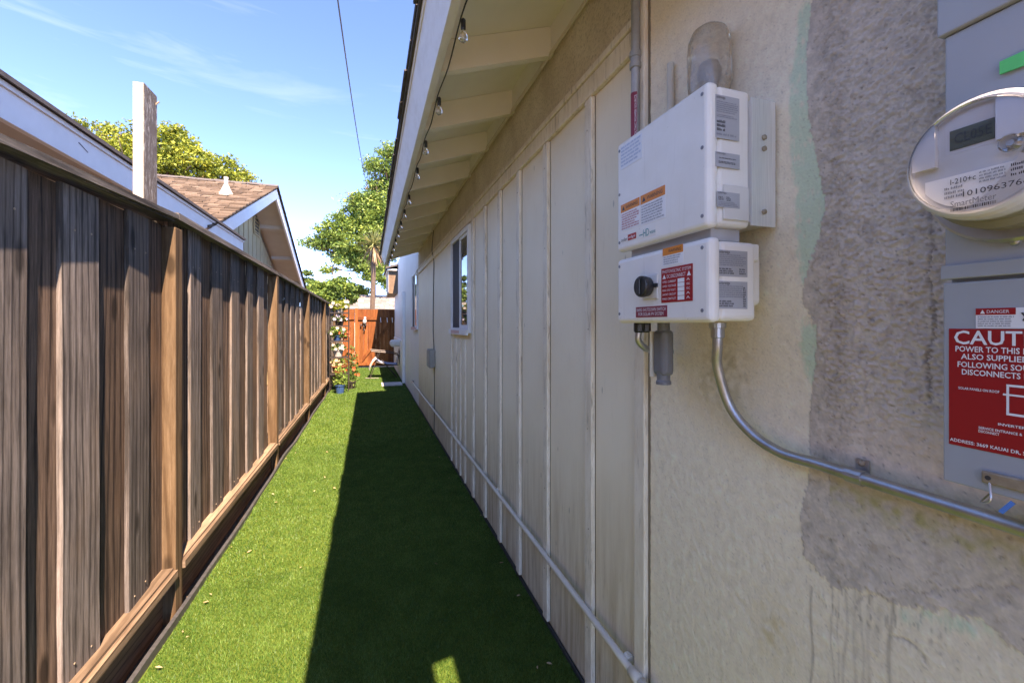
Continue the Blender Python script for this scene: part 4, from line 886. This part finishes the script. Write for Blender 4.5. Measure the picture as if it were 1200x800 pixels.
# plant stand with pots
sx, sy = -.66, 10.75
psd = thing('plant_stand', 'tall black wire plant stand against the fence crowded with potted flowers', 'plant stand', (sx, sy, 0))
zs = [.06, .42, .8, 1.17, 1.52, 1.82]
for dx in (-.2, .2):
    for dy in (-.15, .15): mk('leg', tube([(sx + dx, sy + dy, 0), (sx + dx, sy + dy, 1.95)], .009, 6), M['dark_metal'], psd)
for z in zs[1:]:
    mk('shelf', join(*[bar((sx - .2, sy + d_, z), (sx + .2, sy + d_, z), .008, .008) for d_ in np.linspace(-.15, .15, 6)], bar((sx - .2, sy - .155, z - .01), (sx + .2, sy - .155, z - .01), .012, .02), bar((sx - .2, sy + .155, z - .01), (sx + .2, sy + .155, z - .01), .012, .02)), M['dark_metal'], psd)
def leaves(center, rad, n, size, rs, squash=1.0):
    """leaf quads in an ellipsoid"""
    d = rs.standard_normal((n, 3)); d /= np.linalg.norm(d, axis=1)[:, None]; p = np.array(center) + d * (rs.random(n) ** .45)[:, None] * np.array(rad)
    a = rs.standard_normal((n, 3)); a /= np.linalg.norm(a, axis=1)[:, None]; b = np.cross(a, rs.standard_normal((n, 3))); b /= np.linalg.norm(b, axis=1)[:, None]
    s = size * rs.uniform(.6, 1.3, n)[:, None]; a = a * s; b = b * s * .55
    q = np.stack([p - a, p + b * .9 - a * .1, p + a, p - b * .9 - a * .1], 1); return q.reshape(-1, 3), p
potc = [('blue_pot', 'blue glazed', 'leaf_pot'), ('terracotta', 'terracotta', 'leaf_pot'), ('white_pot', 'white', 'leaf_dark'), ('dark_metal', 'black', 'leaf_pot')]
M['petal_white'] = simple('white_petals', (.45, .43, .4), (.38, .36, .33), 40, .6); M['petal_red'] = simple('red_petals', (.5, .06, .03), (.6, .14, .05), 40, .6); M['petal_peach'] = simple('peach_petals', (.75, .42, .25), (.7, .5, .35), 40, .6); M['petal_lilac'] = simple('lilac_petals', (.4, .36, .5), (.5, .46, .56), 40, .6)
def pot(x, y, z, r_, h, pm, lm, label, petal=None, n=160, spread=.14, tall=.16, seed=1):
    o = thing('potted_plant', label, 'potted plant', (x, y, z), 'potted plants on and around the wire stand')
    mk('pot', lathe((x, y, z), (0, 0, 1), [(r_ * .72, 0), (r_ * .95, h * .85), (r_ * 1.06, h * .86), (r_ * 1.06, h), (r_ * .94, h), (r_ * .9, h * .9)], 20), M[pm], o)
    rs = np.random.default_rng(seed); c = (x, y, z + h + tall * .6); n = int(n * 2.2); q, p = leaves(c, (spread * 1.1, spread, tall * 1.2), n, .036, rs); npmesh('leaves', q, 4, M[lm], o, rs.beta(2, 2, n), kind='stuff')
    mk('stem', join(*[tube([(x + rs.uniform(-.02, .02), y + rs.uniform(-.02, .02), z + h * .85), (x + rs.uniform(-.6, .6) * spread, y + rs.uniform(-.6, .6) * spread, z + h + tall * rs.uniform(.6, 1.2))], .004, 5) for _ in range(5)]), M['bark'], o)
    if petal:
        for k in range(9):
            cc = Vector((x + rs.uniform(-1, 1) * spread * 1.05, y - abs(rs.uniform(.3, 1)) * spread, z + h + rs.uniform(.2, 1.5) * tall)); V = []; F = []
            for j in range(6):
                a_ = j * math.pi / 3; u, v = Vector((math.cos(a_), -.25, math.sin(a_))), Vector((-math.sin(a_), 0, math.cos(a_))); b_ = len(V)
                V += [cc, cc + u * .028 + v * .014, cc + u * .042, cc + u * .028 - v * .014]; F.append([b_, b_ + 1, b_ + 2, b_ + 3])
            mk('flower', (V, F), M[petal], o)
    return o
pot(sx + .03, sy - .33, .0, .11, .2, 'blue_pot', 'leaf_pot', 'leafy plant in a blue glazed pot on the turf before the stand', None, 140, .14, .24, 2)
pot(sx - .02, sy, zs[1] + .006, .15, .17, 'terracotta', 'leaf_pot', 'plant in a wide terracotta pot on the lowest shelf', 'petal_peach', 120, .15, .1, 3)
pot(sx - .03, sy, zs[2] + .006, .12, .16, 'white_pot', 'leaf_dark', 'dark leaved plant in a white pot on the second shelf up', 'petal_white', 120, .15, .08, 4)
pot(sx - .05, sy, zs[3] + .006, .1, .12, 'blue_pot', 'leaf_pot', 'white flowering plant in a blue pot on the middle shelf', 'petal_white', 140, .17, .12, 5)
pot(sx + .11, sy - .02, zs[3] + .006, .06, .1, 'terracotta', 'leaf_pot', 'red flowered plant in a small terracotta pot on the middle shelf', 'petal_red', 80, .1, .09, 6)
pot(sx, sy, zs[4] + .006, .1, .11, 'dark_metal', 'leaf_dark', 'lilac flowered plant in a black pot on the fourth shelf', 'petal_lilac', 120, .17, .08, 7)
pot(sx, sy, zs[5] + .006, .09, .1, 'white_pot', 'leaf_yellow', 'white flowering plant spilling from a pot on the top shelf', 'petal_white', 160, .2, .1, 8)
pot(sx + .25, sy + .35, 0, .1, .18, 'dark_metal', 'leaf_dark', 'dark trailing plant in a black pot behind the stand', 'petal_red', 220, .16, .5, 9)
# fallen leaves
lm_ = []
for k in range(4):
    V = [(0, -.5, 0), (.18, -.2, .06), (.22, .1, .1), (0, .5, .04), (-.22, .1, .09), (-.18, -.2, .06), (0, -.05, -.01)]; r_ = random.Random(k)
    V = [(x + r_.uniform(-.05, .05), y, z + r_.uniform(0, .08)) for x, y, z in V]; me = bpy.data.meshes.new('dry_leaf'); me.from_pydata(V, [], [[6, 0, 1], [6, 1, 2], [6, 2, 3], [6, 3, 4], [6, 4, 5], [6, 5, 0]]); me.materials.append(M['dry_leaf']); lm_.append(me)
for i in range(60):
    side = i % 3; y = 1.7 + 12 * random.random() ** 1.6
    x = turf_left(y) + .02 + abs(random.gauss(0, .05)) if side == 0 else (.85 - abs(random.gauss(0, .06)) if side == 1 else random.uniform(-.85, .8))
    o = link('dry_leaf', lm_[i % 4], None, None, (x, y, .018)); s = random.uniform(.014, .034); o.scale = (s, s, s); o.rotation_euler = (random.uniform(-.3, .3), random.uniform(-.3, .3), random.uniform(0, 6.3))
    tag(o, 'small dry tan leaf lying on the green turf', 'leaf', 'dry leaves fallen on the turf')

# ================================================================== NEIGHBOURS
na = thing('neighbour_house', 'neighbouring house behind the fence with a plain white fascia and dark roof edge', 'house', (-5, 2, 0))
EX = -1.9
mk('wall', box(-9, -2.5, -6, 7.6, -.02, 2.75), M['nwall'], na)
mk('fascia', box(EX - .04, EX, -6, 7.82, 2.672, 2.845), M['white'], na); mk('fascia_cap', box(EX - .035, EX + .014, -6, 7.825, 2.8455, 2.875), M['white'], na)
mk('soffit', box(-2.52, EX - .041, -6, 7.8, 2.70, 2.72), M['soffit2'], na)
mk('roof', prism([Vector((EX + .04, -6, 2.8765)), Vector((EX + .04, -6, 2.905)), Vector((-5.5, -6, 4.0)), Vector((-9, -6, 2.9)), Vector((-9, -6, 2.87)), Vector((-5.5, -6, 3.96))][::-1], (0, 13.84, 0)), M['rubber'], na)
sc_ = tube([(EX + .001, 3.75, 2.8), (EX + .001, 3.85, 2.77)], .004, 5); mk('crack', sc_, M['ink_soft'], na)

nb = thing('gable_house', 'olive gabled house with brown shake roof and a louvred gable vent', 'house', (-5, 10.5, 0))
AY, AZ, HS, PZ = 10.5, 4.53, 4.75, 2.0                # apex y, apex height, half span, drop
pit = PZ / HS; XG = -2.5
mk('wall', prism([Vector((XG, AY - HS + .5, -.02)), Vector((XG, AY + HS - .5, -.02)), Vector((XG, AY + HS - .5, AZ - .3 - pit * (HS - .5))), Vector((XG, AY, AZ - .3)), Vector((XG, AY - HS + .5, AZ - .3 - pit * (HS - .5)))], (-7, 0, 0)), M['gable_wall'], nb)
for k in range(24):
    y = AY - HS + .6 + k * .36
    if y > AY + HS - .6: break
    mk('siding_batten', box(XG + .0005, XG + .012, y, y + .025, 0, AZ - .32 - pit * abs(y + .0125 - AY)), M['gable_wall'], nb)
def rb(y0, y1, n0, n1, x0, x1):        # slab following the roof pitch between y0,y1
    def zz(y): return AZ - pit * abs(y - AY)
    P = []
    for x in (x0, x1): P += [Vector((x, y0, zz(y0) + n0)), Vector((x, y1, zz(y1) + n0)), Vector((x, y1, zz(y1) + n1)), Vector((x, y0, zz(y0) + n1))]
    return P, [[0, 1, 2, 3], [7, 6, 5, 4], [0, 4, 5, 1], [1, 5, 6, 2], [2, 6, 7, 3], [3, 7, 4, 0]]
for s in (-1, 1):
    ye = AY + s * HS; rf2 = mk('roof', rb(ye, AY, -.09, -.05, -9, EX - .02), M['soffit2'], nb)
    mk('rake_board', rb(ye, AY + s * .001, -.26, -.05, EX - .055, EX - .015), M['white'], nb)
    mk('rake_soffit', rb(ye, AY + s * .001, -.12, -.0905, XG + .012, EX - .056), M['soffit2'], nb)
    for d_ in (1.2, 2.5, 3.8): mk('lookout', rb(AY + s * (d_ + .05), AY + s * (d_ - .05), -.2, -.1205, XG + .0125, EX - .056), M['soffit2'], nb)
# shakes: courses on both pitches; the rake edge shows largest
t = NT('cedar_shake', .9, 0, .2); a_ = t.attr('tint'); v = t.coord('World', (6, 1, 1)); col = t.ramp(a_, [(0, (.05, .037, .028)), (.5, (.115, .085, .063)), (1, (.2, .155, .12))])
col = t.mix(t.ramp(t.noise(v, 20, 4), [(.35, .4), (.65, 0)]), col, (.1, .07, .05)); t.color(col); t.bump(t.noise(v, 40, 3), .5, .01); M['shake'] = t.m
co_ = []; tn = []
rs = random.Random(5)
for s in (-1, 1):
    nc = 26 if s < 0 else 26; L = HS + .08
    for c in range(nc):
        d1 = L - c * (L / nc); d0 = max(d1 - L / nc * 1.5, 0); x = EX + .02
        while x > -8.5:
            wd = rs.uniform(.1, .24); x1 = x - wd + .008; j = rs.uniform(-.02, .02); th_ = rs.uniform(.022, .045); A_ = AZ
            za, zb = A_ - pit * (d1 + j), A_ - pit * d0
            yA, yB = AY + s * (d1 + j), AY + s * d0
            P = [(x1, yA, za), (x, yA, za), (x, yB, zb - .01), (x1, yB, zb - .01), (x1, yA, za + th_), (x, yA, za + th_), (x, yB, zb + .004), (x1, yB, zb + .004)]
            tv = rs.betavariate(2, 2)
            for fc_ in ([4, 5, 6, 7], [0, 1, 5, 4], [1, 2, 6, 5], [0, 4, 7, 3]):
                q_ = [P[i] for i in (fc_ if s < 0 else fc_[::-1])]; co_ += q_; tn.append(tv)
            x -= wd
npmesh('shingles', np.array(co_), 4, M['shake'], nb, np.array(tn), kind='stuff')
rc_ = []
for k in range(22): x = EX + .02 - k * .3; rc_.append(prism([Vector((x, AY - .12, AZ - .02)), Vector((x, AY, AZ + .05)), Vector((x, AY + .12, AZ - .02)), Vector((x, AY, AZ + .02))], (-.29, 0, .01 * (k % 2))))
mk('ridge_cap', join(*rc_), M['rubber'], nb)
# louvre
lc = onx(300, 258, XG); lh = .36
lv = mk('gable_vent', join(box(XG + .0125, XG + .03, lc.y - .25, lc.y - .21, lc.z - lh, lc.z + lh), box(XG + .0125, XG + .03, lc.y + .21, lc.y + .25, lc.z - lh, lc.z + lh), box(XG + .0125, XG + .03, lc.y - .2095, lc.y + .2095, lc.z + lh - .04, lc.z + lh), box(XG + .0125, XG + .03, lc.y - .2095, lc.y + .2095, lc.z - lh, lc.z - lh + .04)), M['gable_wall'], nb)
mk('vent_void', box(XG + .0125, XG + .014, lc.y - .209, lc.y + .209, lc.z - lh + .041, lc.z + lh - .041), M['ink'], lv)
for k in range(8):
    z = lc.z - lh + .06 + k * .08; mk('slat', prism([Vector((XG + .015, lc.y - .208, z + .03)), Vector((XG + .038, lc.y - .208, z - .01)), Vector((XG + .04, lc.y - .208, z - .004)), Vector((XG + .017, lc.y - .208, z + .037))], (0, .416, 0)), M['gable_wall'], lv)
# plumbing vent on the near pitch
def on_pitch(px, py):
    d = ray(px, py); # z = AZ - pit*(AY-y)
    k = (AZ - pit * AY - H) / (d.z - pit * d.y); return Vector((0, 0, H)) + d * k
vp = on_pitch(265, 228); hh = (228 - 209) * pxm(vp)
mk('vent_pipe', join(lathe(vp - Vector((0, 0, .05)), (0, 0, 1), [(.15, 0), (.08, .12), (.05, .2), (.042, .22)], 14), lathe(vp + Vector((0, 0, .171)), (0, 0, 1), [(.034, 0), (.034, max(hh - .2, .1)), (.039, max(hh - .2, .1)), (.039, max(hh - .17, .14))], 12)), M['old_white'], nb)

# distant roof beyond the gate
dr = thing('distant_house', 'low grey roofed house beyond the orange gate', 'house', (0, 27, 0))
mk('wall', box(-4, 6, 24.5, 29, -.02, 2.4), M['nwall'], dr)
t = simple('grey_shingle_roof', (.16, .15, .145), (.1, .095, .09), 8, .9, bstr=.5, bscale=30, bdist=.03)
mk('roof', prism([Vector((-1.25, 24, 2.35)), Vector((-1.25, 26.5, 3.25)), Vector((-1.25, 29, 2.35)), Vector((-1.25, 26.5, 3.15))], (8, 0, 0)), t, dr)
co_ = []; tn = []
for c in range(9):
    yA = 24 + c * .27; zA = 2.36 + c * .27 * .36; x = -1.25
    while x < 3.2:
        wd = rs.uniform(.25, .45); P = [(x, yA, zA), (x + wd - .02, yA, zA), (x + wd - .02, yA, zA + .03), (x, yA, zA + .03), (x, yA + .3, zA + .3 * .36 + .012), (x + wd - .02, yA + .3, zA + .3 * .36 + .012)]
        co_ += [P[0], P[1], P[2], P[3], P[3], P[2], P[5], P[4]]; tv = rs.random(); tn += [tv, tv]; x += wd
t2 = NT('grey_shingles', .9); t2.color(t2.ramp(t2.attr('tint'), [(0, (.12, .115, .11)), (1, (.24, .22, .21))])); npmesh('shingles', np.array(co_), 4, t2.m, dr, np.array(tn), kind='stuff')

# ================================================================== TREES
def tree(name, label, cat, trunk, blobs, n_clump, per, leaf, lm, seed, Y, tr=.12, csize=.5):
    """blobs: (px, py, rpx, depth offset)"""
    rs = np.random.default_rng(seed); base = Vector((trunk[0], trunk[1], 0)); o = thing(name, label, cat, base)
    B = []
    for px, py, rp, dy in blobs:
        p = ony(px, py, Y + dy); B.append((p, rp * pxm(p)))
    top = Vector((trunk[0], trunk[1], trunk[2]))
    mk('trunk', tube(spline([base - Vector((0, 0, .05)), base.lerp(top, .5) + Vector((.08, .05, 0)), top], 5), [tr * (1 - .5 * i / 10) for i in range(11)], 10), M['bark'], o, True)
    br = []
    for p, r_ in B:
        mid = top.lerp(p, .5) + Vector((rs.uniform(-.3, .3), rs.uniform(-.3, .3), -.15)); br.append(tube(spline([top - Vector((0, 0, .1)), mid, p], 4), [tr * .45 * (1 - .75 * i / 8) for i in range(9)], 6))
        for _ in range(3):
            e = p + Vector(rs.standard_normal(3)) * r_ * .55; br.append(tube([mid.lerp(p, .6), mid.lerp(p, .6).lerp(e, .5) + Vector((0, 0, .05)), e], [tr * .2, tr * .12, tr * .04], 5))
    mk('limbs', join(*br), M['bark'], o, True)
    wts = np.array([r_ ** 2 for _, r_ in B]); wts = wts / wts.sum(); co = []; tt = []
    for k in range(n_clump):
        p, r_ = B[rs.choice(len(B), p=wts)]; d = rs.standard_normal(3); d /= np.linalg.norm(d); d[2] *= .85
        c = np.array(p) + d * r_ * rs.random() ** .4; cs = csize * rs.uniform(.5, 1.2)
        q, _ = leaves(c, (cs, cs, cs * .55), per, leaf, rs); co.append(q); tt.append(np.clip(rs.beta(2.2, 2.4, per) + rs.normal(0, .14), 0, 1))
    npmesh('crown', np.concatenate(co), 4, M[lm], o, np.concatenate(tt), kind='stuff'); return o
tree('broadleaf_tree', 'yellow green broadleaf tree rising behind the neighbouring roofs', 'tree', (-8.3, 20.5, 5.2),
     [(88, 143, 10, 0), (112, 158, 18, .5), (140, 172, 26, 0), (175, 170, 26, .5), (205, 172, 24, 0), (222, 190, 28, 0), (190, 200, 34, .5), (250, 198, 24, 0), (272, 207, 16, 0), (288, 207, 6, 0), (150, 200, 36, 0), (205, 155, 9, 0)], 400, 60, .07, 'leaf_yellow', 3, 20, .22, .42)
tree('broadleaf_tree', 'tall airy green tree beyond the gate reaching over the eaves', 'tree', (1.0, 26.5, 5.0),
     [(455, 180, 12, 0), (440, 195, 12, 0), (458, 205, 14, .5), (430, 240, 16, 0), (412, 236, 11, 0), (448, 245, 18, 0), (400, 262, 16, 0), (385, 275, 17, 0), (372, 288, 12, 0), (362, 284, 7, 0), (405, 285, 20, 0), (430, 275, 22, 0), (455, 285, 18, 0), (425, 308, 14, 0), (440, 320, 14, 0), (455, 330, 10, 0), (388, 300, 7, 0), (384, 316, 4, 0), (470, 250, 18, .5), (475, 200, 14, .5), (418, 255, 18, .5), (410, 300, 14, .5), (395, 285, 16, .5), (440, 300, 20, .5), (445, 222, 14, .5), (432, 258, 16, 0), (450, 265, 18, 0)], 760, 60, .085, 'leaf_green', 8, 26, .2, .55)
tree('garden_shrub', 'bushy light green shrub behind the end of the fence', 'shrub', (-1.8, 20.3, 1.6), [(375, 345, 16, 0), (390, 338, 15, 0), (402, 335, 12, 0), (408, 348, 8, 0), (368, 335, 9, 0), (395, 350, 14, 0)], 110, 60, .075, 'leaf_green', 12, 20, .08, .3)
tree('garden_shrub', 'dark green shrub tight behind the gabled house rake', 'shrub', (-3.0, 21.0, 1.6), [(362, 330, 7, 0), (364, 342, 9, 0), (360, 320, 4, 0)], 50, 60, .07, 'leaf_dark', 14, 20.5, .06, .25)
tree('garden_shrub', 'low yellow green shrub showing above the distant grey roof', 'shrub', (-.6, 30.3, 1.8), [(412, 340, 9, 0), (424, 342, 8, 0), (400, 338, 9, 0)], 50, 50, .1, 'leaf_yellow', 15, 30, .08, .4)
tree('young_tree', 'slim young tree with bare upright stem behind the shrubs', 'tree', (-1.7, 22.5, 4.4), [(398, 290, 8, 0), (396, 306, 5, 0)], 20, 40, .08, 'leaf_green', 16, 22.4, .05, .3)
# utility pole and wire
up_ = thing('utility_pole', 'tall tan wooden utility pole beyond the gate', 'utility pole', (ony(437.5, 300, 31).x, 31, 0))
pt = ony(437.5, 214, 31); mk('pole', tube([(pt.x, 31, -.05), (pt.x, 31, pt.z)], [.2, .15], 14), M['pole'], up_, True)
mk('crossarm', bar((pt.x - .5, 30.8, pt.z - .5), (pt.x + .9, 30.8, pt.z - .5), .1, .1), M['pole'], up_)
for dx in (-.4, .3, .8): mk('insulator', lathe((pt.x + dx, 30.8, pt.z - .45), (0, 0, 1), [(.04, 0), (.06, .05), (.03, .12), (.04, .18)], 10), M['white_pot'], up_)
wa = ony(393, -20, 9); wb = Vector((pt.x - .4, 30.8, pt.z - .3)); wm = [wa.lerp(wb, k / 12) - Vector((0, 0, .5 * (1 - (k / 6 - 1) ** 2))) for k in range(13)]
wc = wa + (wa - wb).normalized() * 14
tag(mk('overhead_wire', tube([wc] + wm, .016, 6), M['cable']), 'single black overhead wire running to the utility pole', 'wire')
# spiky palm-like plant
yk = thing('spiky_palm', 'spiky leaved palm with a slim trunk and dead skirt near the house eaves', 'palm', (ony(437, 360, 19).x, 19, 0))
cp = ony(438, 283, 19); mk('trunk', tube(spline([(cp.x - .03, 19, -.05), (cp.x - .06, 19, 1.8), (cp.x - .02, 19, 3.4), (cp.x, 19, cp.z - .2)], 5), .1, 10), M['bark'], yk, True)
def spikes(n, up0, up1, ln, wd, seed, droop):
    rs = np.random.default_rng(seed); out = []
    for _ in range(n):
        a_ = rs.uniform(0, 2 * np.pi); e = rs.uniform(up0, up1); l_ = ln * rs.uniform(.7, 1.1); d = np.array([math.cos(a_) * math.cos(e), math.sin(a_) * math.cos(e), math.sin(e)])
        s_ = np.array([-math.sin(a_), math.cos(a_), 0]) * wd; c = np.array(cp) - np.array([0, 0, rs.uniform(0, .35)]); pr = [c + d * l_ * k - np.array([0, 0, droop * (k ** 2) * l_]) for k in (0, .5, 1.0)]
        out += [pr[0] - s_, pr[0] + s_, pr[1] + s_, pr[1] - s_, pr[1] - s_, pr[1] + s_, pr[2] + s_ * .1, pr[2] - s_ * .1]
    return np.array(out), rs.random(2 * n)
q, tn_ = spikes(150, -.35, 1.4, .85, .026, 3, .12); npmesh('crown', q, 4, M['leaf_spike'], yk, tn_, kind='stuff')
q, tn_ = spikes(70, -1.4, -.6, .75, .028, 4, .3); npmesh('dead_skirt', q, 4, M['leaf_dead'], yk, tn_, kind='stuff')
bpy.data.objects.remove(FONTO); bpy.data.curves.remove(FONTC)
